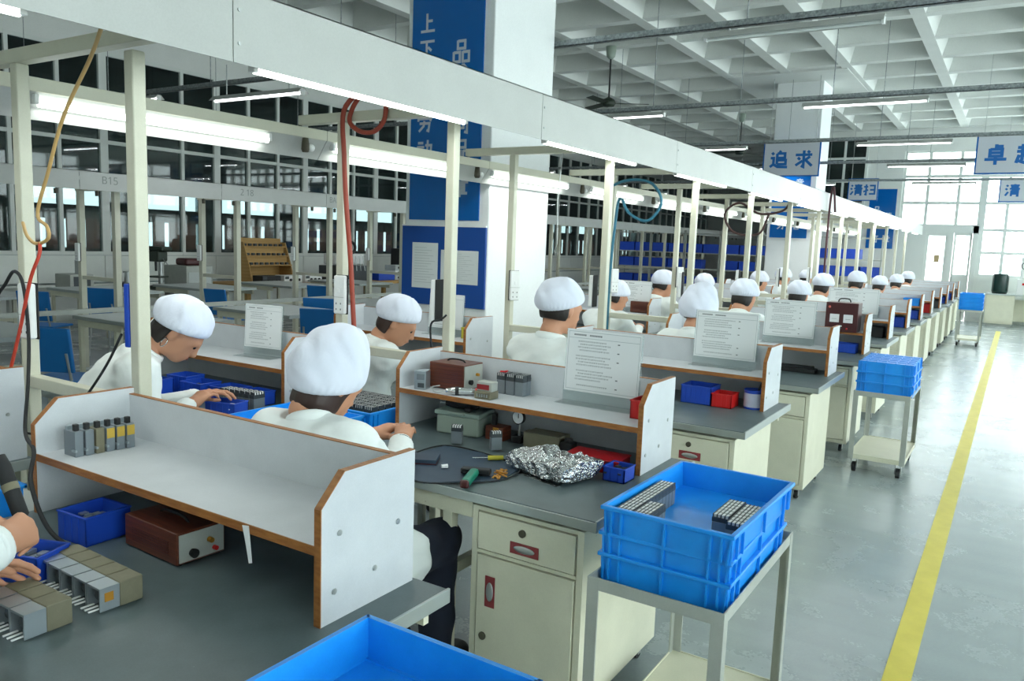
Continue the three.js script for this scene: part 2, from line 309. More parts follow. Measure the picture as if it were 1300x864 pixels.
hangSign(-0.55, 0.37, 2.88, 3.43, -21.5, ['qing', 'jie'], 'small hanging sign with blue characters before the daylight windows');
function banner(x0, x1, y0, y1, z, cols, label) {
  const t = thing('column_banner', label, 'banner', [(x0 + x1) / 2, y0, z]), w = x1 - x0, h = y1 - y0;
  part('backing', box(w, h, 0.012, 0, h / 2, 0.006), MT.signBlue, t);
  const tex = canvasTex(384, Math.min(1900, Math.round(384 * h / w)), (g, W, H) => {
    g.fillStyle = '#0a62b0'; g.fillRect(0, 0, W, H);
    for (const [c, cx, cy, s] of cols) { const S = s / w * W; glyph(g, c, (cx - x0) / w * W - S / 2, (y1 - cy) / h * H - S / 2, S, '#c3ccd6', 0.13); }
  });
  part('lettered_face', facePlane(w - 0.004, h - 0.004, 0, h / 2, 0.0135), P({ map: tex, roughness: 0.14, bumpMap: floorBump, bumpScale: 0.002 }), t, true);
}
banner(-4.17, -3.49, 1.74, 4.6, -4.98, [['shang', -4.02, 3.24, 0.16], ['xia', -4.02, 3.04, 0.16], ['lao', -4.03, 2.5, 0.16], ['dong', -4.03, 2.29, 0.16], ['pin', -3.69, 3.0, 0.17], ['he', -3.67, 2.83, 0.16], ['ke', -3.66, 2.47, 0.16], ['pin', -3.66, 2.27, 0.16], ['zhang', -3.67, 2.0, 0.17]], 'tall glossy blue banner with grey characters on the nearest white column');
banner(-4.2, -3.5, 1.85, 3.35, -15.98, [['pin', -4.0, 2.9, 0.17], ['zhang', -3.7, 2.9, 0.17], ['he', -3.7, 2.1, 0.17], ['lao', -4.0, 2.1, 0.17]], 'tall blue banner with grey characters on the farther column');
banner(-3.5, -2.85, 1.75, 3.3, ZF + 0.001, [['pin', -3.3, 2.75, 0.2], ['lao', -3.02, 2.6, 0.2], ['ke', -3.3, 2.0, 0.2], ['zhang', -3.02, 2.0, 0.2]], 'blue banner with characters on the pier of the far wall');
{
  const t = thing('notice_board', 'dark blue notice board with two paper sheets on the nearest column', 'notice board', [-3.82, 1.07, -4.98]);
  part('board', box(0.82, 0.62, 0.02, 0, 0.31, 0.01, 0.003), MT.boardBlue, t); part('top_trim', box(0.82, 0.012, 0.024, 0, 0.626, 0.012), MT.paper, t);
  const sheet = canvasTex(256, 340, (g, W, H) => { g.fillStyle = '#d9dedd'; g.fillRect(0, 0, W, H); g.fillStyle = '#9aa2a4'; for (let i = 0; i < 14; i++) g.fillRect(24, 36 + i * 20, 120 + ((i * 53) % 90), 2); });
  part('paper_sheet', facePlane(0.26, 0.36, -0.17, 0.31, 0.022), M({ map: sheet }), t, true); part('paper_sheet', facePlane(0.36, 0.26, 0.17, 0.31, 0.0225), M({ map: sheet }), t, true);
}

// ---------------------------------------------------------------- struts and ceiling lights
const SZ = [-2.7, -5.98, -9.15, -12.55, -15.7, -19.6];
SZ.forEach((z, i) => {
  const t = thing('ceiling_strut', 'long galvanised channel hung across the hall, ' + ['over the nearest hood', 'carrying the unlit tube light', 'first beyond the unlit tube light', 'second beyond the unlit tube light', 'just behind the larger hanging signs', 'last before the far windows'][i], 'strut', [0, 3.24, z]);
  part('channel', [span(XL, XR, -0.02, 0.03, -0.024, -0.018), span(XL, XR, -0.02, 0.03, 0.018, 0.024), span(XL, XR, -0.02, -0.014, -0.024, 0.024)], MT.galv, t);
  for (let x = XL + 0.9; x < XR; x += 2.05) part('hanger_rod', rod(V(x, 0.02, 0), V(x, 1.9, 0), 0.005, 6), MT.galv, t);
});
function fixture(x, y, z, lit, label, L = 1.25, group, top = 0.055) {
  const t = thing('ceiling_light', label, 'light', [x, y, z], 0, group);
  part('reflector', prism([[-0.07, 0.0], [-0.02, 0.05], [0.02, 0.05], [0.07, 0.0], [0.064, 0.0], [0.017, 0.044], [-0.017, 0.044], [-0.064, 0.0]], L).rotateY(Math.PI / 2).translate(-L / 2, 0, 0), MT.hood, t);
  for (const s of [-1, 1]) part('tube_holder', box(0.02, 0.05, 0.05, s * (L / 2 - 0.012), 0.012, 0, 0.004), MT.strip, t);
  part('tube', cyl(0.013, 0.013, L - 0.05, 0, 0.003, 0, 12, 'x'), lit ? MT.ceilTube : MT.tubeOff, t);
  for (const s of [-1, 1]) part('hanger', rod(V(s * L * 0.35, 0.05, 0), V(s * L * 0.35, 0.05 + top, 0), 0.006, 6), MT.steel, t);
  if (lit) { const l = new THREE.RectAreaLight(0xf6fbff, CEIL_POWER, L - 0.06, 0.03); l.position.set(0, -0.014, 0); l.rotation.x = -Math.PI / 2; t.add(l); }
}
const LG = 'ceiling tube lights over the aisle', LG2 = 'ceiling tube lights left of the bench line';
fixture(-1.54, 3.15, SZ[1], false, 'unlit white tube light hung under a galvanised channel over the aisle');
[SZ[2], SZ[3], SZ[4], SZ[5]].forEach((z, i) => fixture(-1.54, 3.15, z, true, 'lit tube light over the bench ends, ' + ORD[i] + ' beyond the unlit one', 1.23, LG));
[SZ[2], SZ[3], SZ[4], SZ[5]].forEach((z, i) => fixture(-4.37, 3.15, z, true, 'lit tube light left of the bench line, ' + ORD[i] + ' beyond the white column', 1.25, LG2));
fixture(-6.45, 2.9, -5.35, true, 'lit tube light hung over the glazed side of the hall, alone', 1.3, undefined, 0.3);
for (const z of SZ) fixture(-9.6, 3.15, z, true, 'unseen lit tube light brightening the hall near the glazed partition', 1.25, 'unseen ceiling tube lights by the partition');  // unseen lamps, every other one added to brighten the left of the hall
for (const z of [SZ[0], SZ[2]]) fixture(3.0, 3.15, z, true, 'lit tube light hung on the window side of the aisle', 1.25, 'ceiling tube lights by the windows');
for (const [x, z] of [[-5.5, -25], [-9.6, -22.5], [-9.6, -29], [-5.5, -32]]) fixture(x, 3.15, z, true, 'lit tube light added to brighten the deep end of the hall', 1.25, 'added ceiling tube lights in the deep end', 2.0);  // lamps added to lift the dark deep end
function fan(x, z, turn, label) {
  const t = thing('ceiling_fan', label, 'fan', [x, 3.9, z], turn);
  part('canopy', lathe([[0.0, 0.9], [0.09, 0.9], [0.07, 0.74], [0.03, 0.7], [0, 0.7]]), MT.lightGreen, t);
  part('rod', rod(V(0, 0.1, 0), V(0, 0.75, 0), 0.014), MT.black, t);
  part('motor', lathe([[0, -0.06], [0.09, -0.05], [0.12, 0], [0.09, 0.06], [0.02, 0.1], [0, 0.1]]), MT.machineGreen, t);
  for (let k = 0; k < 3; k++) part('blade', box(0.55, 0.008, 0.13, 0.38, 0, 0, 0.003).rotateX(0.2).rotateY(k * 2.094), MT.machineGreen, t);
}
fan(-5.95, -12.1, 0.5, 'dark green ceiling fan on a rod behind the near hood'); fan(-5.9, -19.2, 1.1, 'dark ceiling fan on a rod farther down the hall');

// ---------------------------------------------------------------- light frame of the main line
const NB = 13, backZ = (n) => -1.47 - 1.515 * n;
const PR = (n) => [-2.415, -2.29, -2.21, -2.19][Math.min(n, 3)], PLX = (n) => PR(n) - 0.71;
for (let n = 0; n < NB; n++) {
  const z = backZ(n) - 0.055, a = PR(n), b = PLX(n);
  const t = thing('post_frame', n ? 'cream gantry post frame behind the ' + ORD[n] + ' right bench, counted from the khaki relay blocks' : 'nearest cream steel post frame of the light gantry, beside the white riser', 'frame', [a, 0, z], 0, n ? 'post frames of the light gantry' : undefined);
  const w = 0.047;
  part('post', span(-w / 2, w / 2, 0, 2.15, -w / 2, w / 2, 0.006), MT.post, t); part('post', span(b - a - w / 2, b - a + w / 2, 0, 2.17, -w / 2, w / 2, 0.006), MT.post, t);
  part('crossbar', span(-3.31 - a, -2.12 - a, 2.17, 2.22, -0.025, 0.025, 0.004), MT.post, t);
  part('lower_rail', span(b - a + w / 2, -w / 2, 0.985, 1.03, -0.022, 0.022, 0.004), MT.post, t);
  for (const s of [0, b - a]) part('base_plate', span(s - 0.07, s + 0.07, 0, 0.012, -0.07, 0.07), MT.paintGrey, t);
}
// near hood (outer side seen) and far hood (lit inside seen)
function rail(z0, z1) { return Math.abs(z1 - z0); }
{
  const seg = 1.87; let k = 0;
  for (let z = 0.216; z > -20.6; z -= seg, k++) {
    const near = k < 3;
    const t = thing('lamp_hood', ['white sheet hood of the gantry over the nearest bench', 'white sheet hood of the gantry beside the dark red hose', 'white sheet hood of the gantry before the white column'][k] || 'white sheet hood along the right of the gantry, ' + ORD[k - 3] + ' past the white column', 'lamp hood', [-2.1, 2.115, z], 0, near ? undefined : 'hoods along the right of the gantry');
    part('hood_panel', [span(-0.004, 0, 0, 0.225, -seg + 0.004, 0), span(-0.14, 0, 0.221, 0.225, -seg + 0.004, 0)], MT.hood, t);
    part('channel', span(-0.115, -0.055, 0.045, 0.075, -seg + 0.03, -0.03), MT.post, t);
    for (const zz of [-0.4, -1.45]) part('bracket', span(-0.09, -0.08, 0.075, 0.222, zz - 0.012, zz + 0.012), MT.steel, t);
    for (const zz of [-0.115, -1.275]) part('tube_holder', box(0.03, 0.055, 0.02, -0.05, 0.022, zz, 0.004), MT.strip, t);
    part('tube', cyl(0.014, 0.014, 1.15, -0.05, 0.004, -0.695, 12, 'z'), MT.tubeOn, t);
    for (const yy of [0.06, 0.16]) part('screw', cyl(0.006, 0.006, 0.006, 0.001, yy, -0.02, 8, 'x'), MT.steel, t);
    const l = new THREE.RectAreaLight(0xfafffa, TUBE_POWER, 0.03, 1.14); l.position.set(-0.05, -0.012, -0.695); l.rotation.x = -Math.PI / 2; t.add(l);
  }
  const seg2 = 1.6; k = 0;
  for (let z = -0.02; z > -20.6; z -= seg2, k++) {
    const t = thing('lamp_hood', ['', 'lit inner side of the gantry hood with a tube beside the nearest posts', 'lit inner side of the gantry hood with a tube before the blue banner'][k] || 'lit inner side of the left gantry hood, ' + ORD[k - 3] + ' past the blue banner', 'lamp hood', [-3.3, 2.01, z], 0, k < 3 && k ? undefined : 'hoods along the left of the gantry');
    if (!k) t.userData.label = 'left gantry hood reaching over the row before the nearest posts';
    part('top_rail', span(-0.03, 0.0, 0.1, 0.155, -seg2 + 0.002, 0, 0.003), MT.post, t);
    part('hood_panel', prism([[-0.004, 0.1], [-0.075, 0.0], [-0.079, 0.0], [-0.008, 0.1]], seg2 - 0.004).translate(0, 0, -seg2 + 0.004), MT.hood, t);
    for (const zz of [-0.05, -1.2]) part('tube_holder', box(0.03, 0.04, 0.018, -0.01, 0.072, zz, 0.004), MT.strip, t);
    part('tube', cyl(0.014, 0.014, 1.13, -0.008, 0.056, -0.625, 12, 'z'), MT.tubeOn, t);
    const so = part('lamp_socket', [lathe([[0, 0.03], [0.016, 0.03], [0.02, 0], [0.022, -0.03], [0.016, -0.045], [0, -0.045]], 14).translate(0.02, 0.065, -1.42)], MT.brownSocket, t);
    part('bulb', new THREE.SphereGeometry(0.021, 14, 10).translate(0.03, 0.045, -1.45), MT.bulb, so);
    const l = new THREE.RectAreaLight(0xfafffa, TUBE_POWER, 0.03, 1.12); l.position.set(-0.008, 0.04, -0.625); l.rotation.x = -Math.PI / 2; t.add(l);
  }
}
// power strips on posts
let stripProto;
function strip(pos, turn, label, group) {
  if (!stripProto) {
    const t = stripProto = thing('power_strip', label, 'power strip', pos, turn, group);
    part('body', [box(0.068, 0.2, 0.03, 0, 0, 0.015, 0.008), ], MT.strip, t); part('back_plate', box(0.072, 0.204, 0.006, 0, 0, -0.003, 0.002), MT.rubber, t);
    for (const y of [-0.075, -0.045]) for (const x of [-0.014, 0.014]) part('socket_slot', box(0.004, 0.009, 0.002, x, y, 0.0305), MT.black, t);
    part('switch', box(0.014, 0.022, 0.006, 0, 0.02, 0.031, 0.002), MT.strip, t); part('groove', box(0.068, 0.002, 0.002, 0, -0.012, 0.0305), MT.paintGrey, t);
    return t;
  }
  return dup(stripProto, pos, turn, label, 'power strip', group);
}
strip([PLX(0) + 0.13, 1.285, backZ(0) + 0.0], 0.1, 'white power strip tangled in black cords beside the nearest posts');
strip([PLX(1) + 0.05, 1.29, backZ(1) - 0.005], 0.1, 'white power strip beside the dark red hose');
strip([PR(1) - 0.06, 1.3, backZ(1) - 0.05], -1.5, 'power strip edge-on on the post with a dangling black plug');
strip([PLX(2) + 0.055, 1.3, backZ(2) - 0.02], 0.9, 'power strip on the post before the white column');
for (const [x, z, a] of [[PR(2) - 0.06, backZ(2) - 0.05, -1.5], [PR(3) - 0.06, backZ(3) - 0.05, -1.4], [PLX(3) + 0.06, backZ(3) - 0.02, 0.9], [PR(4) - 0.06, backZ(4) - 0.05, -1.4], [PLX(4) + 0.06, backZ(4) - 0.02, 0.9], [PR(5) - 0.06, backZ(5) - 0.05, -1.4], [PR(6) - 0.06, backZ(6) - 0.05, -1.4]]) strip([x, 1.3, z], a, 'power strip on a gantry post farther down the line', 'power strips down the line');

// ---------------------------------------------------------------- benches, risers, cabinets of the main line
const RX = (n) => [-1.2, -1.11, -1.063, -1.035][Math.min(n, 3)], RL = 1.19;
const TX = (n) => [-1.1, -1.02, -1.005, -0.985][Math.min(n, 3)];
function bench(x0, x1, zb, label, group, top = MT.mat) {
  const t = thing('workbench', label, 'workbench', [x0, 0, zb], 0, group), w = x1 - x0, d = 0.86;
  part('tabletop', span(0, w, 0.722, 0.744, -0.01, d, 0.004), MT.lamGrey, t);
  part('table_mat', span(0.002, w - 0.002, 0.744, 0.75, -0.008, d - 0.002, 0.002), top, t);
  part('edge_strip', [span(-0.006, w + 0.008, 0.716, 0.748, d, d + 0.006, 0.002), span(w, w + 0.008, 0.716, 0.753, -0.01, d + 0.004, 0.002)], MT.trim, t);
  part('apron', span(0.03, w - 0.48, 0.65, 0.722, d - 0.05, d - 0.025), MT.cream, t); part('apron', span(0.03, w - 0.05, 0.65, 0.722, 0.0, 0.02), MT.cream, t);
  for (const [x, z] of [[0.05, d - 0.05], [0.05, 0.05], [w - 0.6, d - 0.06], [w - 0.6, 0.05]]) part('leg', span(x - 0.02, x + 0.02, 0, 0.722, z - 0.02, z + 0.02, 0.003), MT.cream, t);
  part('stretcher', span(w - 0.615, w - 0.585, 0.4, 0.44, 0.07, d - 0.08), MT.cream, t);
  return t;
}
let riserProto;
function riserShelf(x, zb, label, group, turn = 0) {
  if (riserProto) { const r = dup(riserProto, [x, 0.75, zb], turn, label, 'shelf riser'); r.userData.group = group; return r; }
  const t = riserProto = thing('shelf_riser', label, 'shelf riser', [x, 0.75, zb], turn, group);
  const prof = [[0.31, 0], [0.31, 0.265], [0.24, 0.335], [0, 0.335], [0, 0]];
  for (const [xx, nm] of [[-0.018, 'side_panel'], [-RL, 'side_panel']]) {
    const s = part(nm, prism(prof, 0.018).rotateY(-Math.PI / 2).translate(xx + 0.018, 0, 0), MT.laminate, t);
    part('edge_band', [span(xx - 0.0006, xx + 0.0186, 0, 0.2655, 0.309, 0.312), prism([[0.31, 0.265], [0.312, 0.266], [0.2412, 0.3372], [0.24, 0.335]], 0.0192).rotateY(-Math.PI / 2).translate(xx + 0.0186, 0, 0), span(xx - 0.0006, xx + 0.0186, 0.335, 0.3362, 0, 0.24)], MT.edge, s);
    const out = xx > -0.1 ? 0.0184 : -0.0002;
    for (const [yy, zz] of [[0.2, 0.255], [0.17, 0.06], [0.08, 0.14], [0.07, 0.27]]) part('screw', cyl(0.007, 0.007, 0.004, xx + out, yy, zz, 10, 'x'), MT.steel, s);
  }
  const sh = part('shelf_board', span(-RL + 0.018, -0.018, 0.16, 0.178, 0.016, 0.306), MT.laminate, t);
  part('edge_band', span(-RL + 0.018, -0.018, 0.1585, 0.1795, 0.306, 0.309), MT.edge, sh);
  const bp = part('back_panel', span(-RL + 0.018, -0.018, 0, 0.315, 0, 0.016), MT.laminate, t);
  part('edge_band', span(-RL + 0.018, -0.018, 0.315, 0.3175, -0.0005, 0.0165), MT.edge, bp);
  return t;
}
function cabinet(x0, z1, label, group) {
  const t = thing('drawer_cabinet', label, 'cabinet', [x0, 0, z1], 0, group), w = 0.43, d = 0.66;
  part('body', span(0.001, w - 0.001, 0.075, 0.7, -d, -0.014, 0.004), MT.cream, t);
  for (const [a, b, c, e] of [[0, 0.024, 0.075, 0.7], [w - 0.024, w, 0.075, 0.7], [0.024, w - 0.024, 0.686, 0.7], [0.024, w - 0.024, 0.536, 0.549], [0.024, w - 0.024, 0.075, 0.104]]) part('face_rail', span(a, b, c, e, -0.015, 0, 0.001), MT.cream, t);
  const dr = part('drawer', span(0.0285, w - 0.0285, 0.5535, 0.6815, -0.013, 0.006, 0.002), MT.cream, t);
  const dd = part('door', span(0.0285, w - 0.0285, 0.1085, 0.5315, -0.013, 0.006, 0.002), MT.cream, t);
  const plate = (p, cx, cy, wx, wy) => { part('handle_plate', span(cx - wx, cx + wx, cy - wy, cy + wy, 0.006, 0.009, 0.001), plain(0x8e3a3c, 0.4), p); part('handle_recess', new THREE.SphereGeometry(1, 16, 10).scale(wx * 0.75, wy * 0.62, 0.005).translate(cx, cy, 0.009), MT.steel, p); };
  plate(dr, w * 0.5, 0.59, 0.055, 0.02); plate(dd, 0.085, 0.41, 0.02, 0.055);
  part('lock', cyl(0.013, 0.013, 0.008, w * 0.48, 0.645, 0.009, 14, 'z'), MT.brownSocket, dr); part('lock', cyl(0.014, 0.014, 0.006, 0.06, 0.245, 0.008, 14, 'z'), MT.brownSocket, dd);
  for (const [x, z] of [[0.05, -0.06], [w - 0.05, -0.06], [0.05, -d + 0.06], [w - 0.05, -d + 0.06]]) { const c = part('caster', cyl(0.028, 0.028, 0.022, x, 0.028, z, 14, 'x'), MT.rubber, t); part('fork', [span(x - 0.018, x + 0.018, 0.058, 0.076, z - 0.018, z + 0.018), span(x - 0.016, x - 0.013, 0.02, 0.06, z - 0.012, z + 0.012), span(x + 0.013, x + 0.016, 0.02, 0.06, z - 0.012, z + 0.012)], MT.steel, c); }
  return t;
}
const deskLab = ['with a row of khaki relay blocks', 'holding the foil parcel and hand tools', 'holding the blue and red bins and a labelled can', 'with a bare top before the maroon meter box'];
for (let n = 0; n < NB; n++) {
  const x1 = TX(n), zb = backZ(n), near = n < 4;
  bench(RX(n) - RL - 0.02, x1, zb - 0.005, near ? 'grey-topped workbench ' + deskLab[n] : 'grey-topped workbench, ' + ORD[n] + ' of the right row from the khaki relay blocks', near ? undefined : 'workbenches down the right row');
  riserShelf(RX(n), zb, near ? ['white shelf riser holding six upright relays', 'white shelf riser holding the brown transformer and instruction sheet', 'white shelf riser above the blue and red bins', 'white shelf riser just before the maroon meter box'][n] : 'white shelf riser, ' + ORD[n] + ' of the right row from the six upright relays', near ? undefined : 'shelf risers down the right row');
  cabinet(x1 - 0.475, zb + 0.835, near ? ['cream drawer cabinet under the nearest bench', 'cream drawer cabinet under the bench with the foil parcel', 'cream drawer cabinet under the bench with the red bin', 'cream drawer cabinet under the bench before the blue tray trolley'][n] : 'cream drawer cabinet, ' + ORD[n] + ' of the right row from the khaki relay blocks', near ? undefined : 'drawer cabinets down the right row');
}
const LXR = -2.985;
for (let n = 0; n < 10; n++) {
  if (n === 3) continue;
  const zb = backZ(n) + 0.04;
  bench(LXR - RL - 0.03, LXR + 0.03, zb - 0.005, n < 3 ? ['grey-topped workbench left of the nearest posts', 'grey-topped workbench of the worker with the hoop earring', 'grey-topped workbench before the white column'][n] : 'grey-topped workbench of the left row, ' + ORD[n - 4] + ' beyond the white column', n < 3 ? undefined : 'workbenches of the left row');
  riserShelf(LXR, zb, n < 3 ? ['white shelf riser left of the nearest posts', 'white shelf riser behind the worker with the hoop earring', 'white shelf riser before the notice board'][n] : 'white shelf riser of the left row, ' + ORD[n - 4] + ' beyond the white column', n < 3 ? undefined : 'shelf risers of the left row');
}

// ---------------------------------------------------------------- trays, trolleys, relays, bins
function wallPrism(len, h, th, lean) { return prism([[0, 0], [th, 0], [th + lean, h], [lean, h]], len); }
const trayProtos = {};
function tray(pos, turn, label, group, opt = {}) {
  const { w = 0.375, d = 0.59, h = 0.085, mat = MT.blueTray, flip = false } = opt, key = [w, d, h, mat.uuid].join();
  if (!trayProtos[key]) {
    const t = trayProtos[key] = new THREE.Group(); t.name = 'tray';
    const l = 0.008, a = w / 2 - l - 0.004, b = d / 2 - l - 0.004;
    part('tray_floor', span(-a, a, 0, 0.006, -b, b), mat, t);
    part('tray_wall', wallPrism(2 * b + 0.016, h, 0.005, l).translate(a - 0.005, 0, -b - 0.008), mat, t);
    part('tray_wall', wallPrism(2 * b + 0.016, h, 0.005, l).rotateY(Math.PI).translate(-a + 0.005, 0, b + 0.008), mat, t);
    part('tray_wall', wallPrism(2 * a + 0.016, h, 0.005, l).rotateY(-Math.PI / 2).translate(a + 0.008, 0, b - 0.005), mat, t);
    part('tray_wall', wallPrism(2 * a + 0.016, h, 0.005, l).rotateY(Math.PI / 2).translate(-a - 0.008, 0, -b + 0.005), mat, t);
    const W = w / 2 + 0.004, D = d / 2 + 0.004;
    part('rim', [span(-W, W, h - 0.012, h, D - 0.012, D, 0.003), span(-W, W, h - 0.012, h, -D, -D + 0.012, 0.003), span(W - 0.012, W, h - 0.012, h, -D, D, 0.003), span(-W, -W + 0.012, h - 0.012, h, -D, D, 0.003)], mat, t);
    const ribs = []; for (const s of [-1, 1]) { for (const u of [-0.42, -0.34, 0.0, 0.34, 0.42]) { ribs.push(span(u * w - 0.003, u * w + 0.003, 0.008, h - 0.01, s * (d / 2 - 0.007), s * (d / 2 + 0.001))); ribs.push(span(s * (w / 2 - 0.007), s * (w / 2 + 0.001), 0.008, h - 0.01, u * d - 0.003, u * d + 0.003)); } }
    part('side_ribs', ribs, mat, t).userData.kind = 'stuff';
    const grid = []; for (let i = -2; i <= 2; i++) { grid.push(span(i * w * 0.17 - 0.002, i * w * 0.17 + 0.002, -0.004, 0, -b, b)); grid.push(span(-a, a, -0.004, 0, i * d * 0.17 - 0.002, i * d * 0.17 + 0.002)); }
    part('base_grid', grid, mat, t).userData.kind = 'stuff';
  }
  const o = trayProtos[key].clone(); o.name = numbered('tray'); scene.add(o); o.position.set(...pos); o.rotation.y = turn; if (flip) { o.rotation.z = Math.PI; o.position.y += h; }
  return tag(o, label, 'tray', group);
}
function trolley(x0, x1, z0, z1, top, label) {
  const t = thing('tray_trolley', label, 'trolley', [(x0 + x1) / 2, 0, (z0 + z1) / 2]), w = (x1 - x0) / 2, d = Math.abs(z1 - z0) / 2;
  part('top_frame', [span(-w, w, top - 0.035, top, d - 0.004, d, 0.001), span(-w, w, top - 0.035, top, -d, -d + 0.004, 0.001), span(w - 0.004, w, top - 0.035, top, -d, d, 0.001), span(-w, -w + 0.004, top - 0.035, top, -d, d, 0.001)], MT.paintGrey, t);
  part('top_shelf', span(-w + 0.003, w - 0.003, top - 0.037, top - 0.031, -d + 0.003, d - 0.003), MT.paintGrey, t);
  part('lower_shelf', [span(-w + 0.003, w - 0.003, 0.13, 0.136, -d + 0.003, d - 0.003), span(-w, w, 0.105, 0.14, d - 0.004, d), span(-w, w, 0.105, 0.14, -d, -d + 0.004), span(w - 0.004, w, 0.105, 0.14, -d, d), span(-w, -w + 0.004, 0.105, 0.14, -d, d)], MT.cream, t);
  for (const sx of [-1, 1]) for (const sz of [-1, 1]) {
    part('leg', [span(sx * (w - 0.034), sx * w, 0.1, top - 0.002, sz * (d - 0.005), sz * (d + 0.001)), span(sx * (w - 0.005), sx * (w + 0.001), 0.1, top - 0.002, sz * (d - 0.034), sz * d)], MT.paintGrey, t);
    const c = part('caster', cyl(0.036, 0.036, 0.026, sx * (w - 0.04), 0.036, sz * (d - 0.05), 16, 'x'), MT.rubber, t);
    part('fork', [span(sx * (w - 0.04) - 0.022, sx * (w - 0.04) - 0.016, 0.03, 0.105, sz * (d - 0.05) - 0.02, sz * (d - 0.05) + 0.02), span(sx * (w - 0.04) + 0.016, sx * (w - 0.04) + 0.022, 0.03, 0.105, sz * (d - 0.05) - 0.02, sz * (d - 0.05) + 0.02)], MT.steel, c);
  }
  return t;
}
trolley(-0.935, -0.545, -2.65, -1.92, 0.675, 'grey angle-steel trolley carrying three blue trays beside the foil parcel bench');
trolley(-0.925, -0.55, -6.87, -6.15, 0.61, 'grey steel trolley with upturned blue trays before the far benches');
trolley(-1.005, -0.6, -1.14, -0.42, 0.665, 'grey steel trolley under the large blue tray beside the nearest bench');
trolley(-0.86, -0.47, -17.2, -16.45, 0.66, 'small trolley with blue trays near the end of the line');
tray([-0.738, 0.65, -2.26], 0, 'lowest blue tray of the stack of three');
tray([-0.738, 0.712, -2.26], 0, 'middle blue tray of the stack of three');
tray([-0.725, 0.79, -2.245], -0.02, 'top blue tray of the stack of three, holding two groups of relays');
tray([-0.8, 0.635, -0.78], 0, 'lower blue tray under the large empty tray at the nearest bench');
tray([-0.803, 0.71, -0.78], 0, 'middle blue tray under the large empty tray at the nearest bench');
tray([-0.803, 0.785, -0.78], 0, 'large empty bright blue tray beside the nearest bench', undefined, { w: 0.39, d: 0.62 });
for (let k = 0; k < 3; k++) tray([-0.737, 0.59 + k * 0.074, -6.5], 0, ['bottom', 'middle', 'topmost'][k] + ' upturned blue tray on the trolley before the far benches', undefined, { flip: true });
for (let k = 0; k < 4; k++) tray([-0.665, 0.63 + k * 0.078, -16.82], 0, 'blue tray in the stack of four near the end of the line', 'stack of four blue trays', {});

let relayProto;
function relay(pos, turn, label, group) {
  if (!relayProto) {
    relayProto = new THREE.Group(); relayProto.name = 'relay';
    part('body', box(0.05, 0.046, 0.026, 0, 0.023, 0, 0.002), MT.relay, relayProto);
    const tb = part('terminal_block', [box(0.05, 0.012, 0.026, 0, 0.052, 0), ...[-2, -1, 0, 1, 2].map((k) => box(0.003, 0.012, 0.026, k * 0.011, 0.062, 0))], MT.relayDark, relayProto);
    part('terminals', [-1.5, -0.5, 0.5, 1.5].map((k) => box(0.0075, 0.008, 0.02, k * 0.011, 0.063, 0)), MT.paper, tb);
  }
  const o = relayProto.clone(); o.name = numbered('relay'); scene.add(o); o.position.set(...pos); o.rotation.y = turn; return tag(o, label, 'relay', group);
}
{
  const L = 'small grey relay packed in the top blue tray, along its left side', G = 'relays along the left of the top tray';
  for (let k = 0; k < 13; k++) relay([-0.865, 0.797, -1.985 - k * 0.0268], 0, L, G);
  for (let k = 0; k < 5; k++) relay([-0.813, 0.797, -1.985 - k * 0.0268], 0, L, G);
  const L2 = 'small grey relay packed in the top blue tray, near its right corner', G2 = 'relays in the right corner of the top tray';
  for (let k = 0; k < 7; k++) for (let c = 0; c < 2; c++) { if (c === 1 && k === 6) continue; relay([-0.577 - c * 0.052, 0.797, -2.085 - k * 0.0268 - (c ? 0.04 : 0)], 0, L2, G2); }
  for (const y of [0.652, 0.714]) for (let k = 0; k < 6; k++) relay([-0.87 + k * 0.053, y + 0.006, -2.035], 0, 'small grey relay peeping out between the stacked blue trays', 'relays between the stacked trays').scale.y = y < 0.7 ? 0.85 : 1.05;
}
function bin(pos, w, d, h, mat, label, group, turn = 0, fill) {
  const t = thing('parts_bin', label, 'bin', pos, turn, group), th = 0.004, a = w / 2, b = d / 2;
  part('bin_body', [span(-a, a, 0, th, -b, b), span(-a, -a + th, 0, h, -b, b), span(a - th, a, 0, h, -b, b), span(-a, a, 0, h, -b, -b + th), span(-a, a, 0, h * 0.94, b - th, b)], mat, t);
  part('rim', [span(-a - 0.003, a + 0.003, h - 0.006, h, -b - 0.003, -b + 0.005, 0.002), span(-a - 0.003, -a + 0.005, h - 0.006, h, -b, b, 0.002), span(a - 0.005, a + 0.003, h - 0.006, h, -b, b, 0.002), span(-a - 0.003, a + 0.003, h - 0.006, h, b - 0.005, b + 0.003, 0.002)], mat, t);
  const ribs = []; const nr = Math.max(3, Math.round(w / 0.03)); for (let k = 1; k < nr; k++) ribs.push(span(-a + k * w / nr - 0.0015, -a + k * w / nr + 0.0015, 0.004, h - 0.008, b, b + 0.002)); part('side_ribs', ribs, mat, t).userData.kind = 'stuff';
  if (fill) { const f = []; for (let k = 0; k < 22; k++) f.push(box(rr(0.008, 0.02), rr(0.004, 0.01), rr(0.01, 0.03), rr(-a * 0.8, a * 0.8), h * rr(0.45, 0.75), rr(-b * 0.8, b * 0.8)).rotateY(0)); const m = part('loose_parts', [...f, span(-a + th, a - th, th, h * 0.5, -b + th, b - th)], fill, t); m.userData.kind = 'stuff'; }
  return t;
}
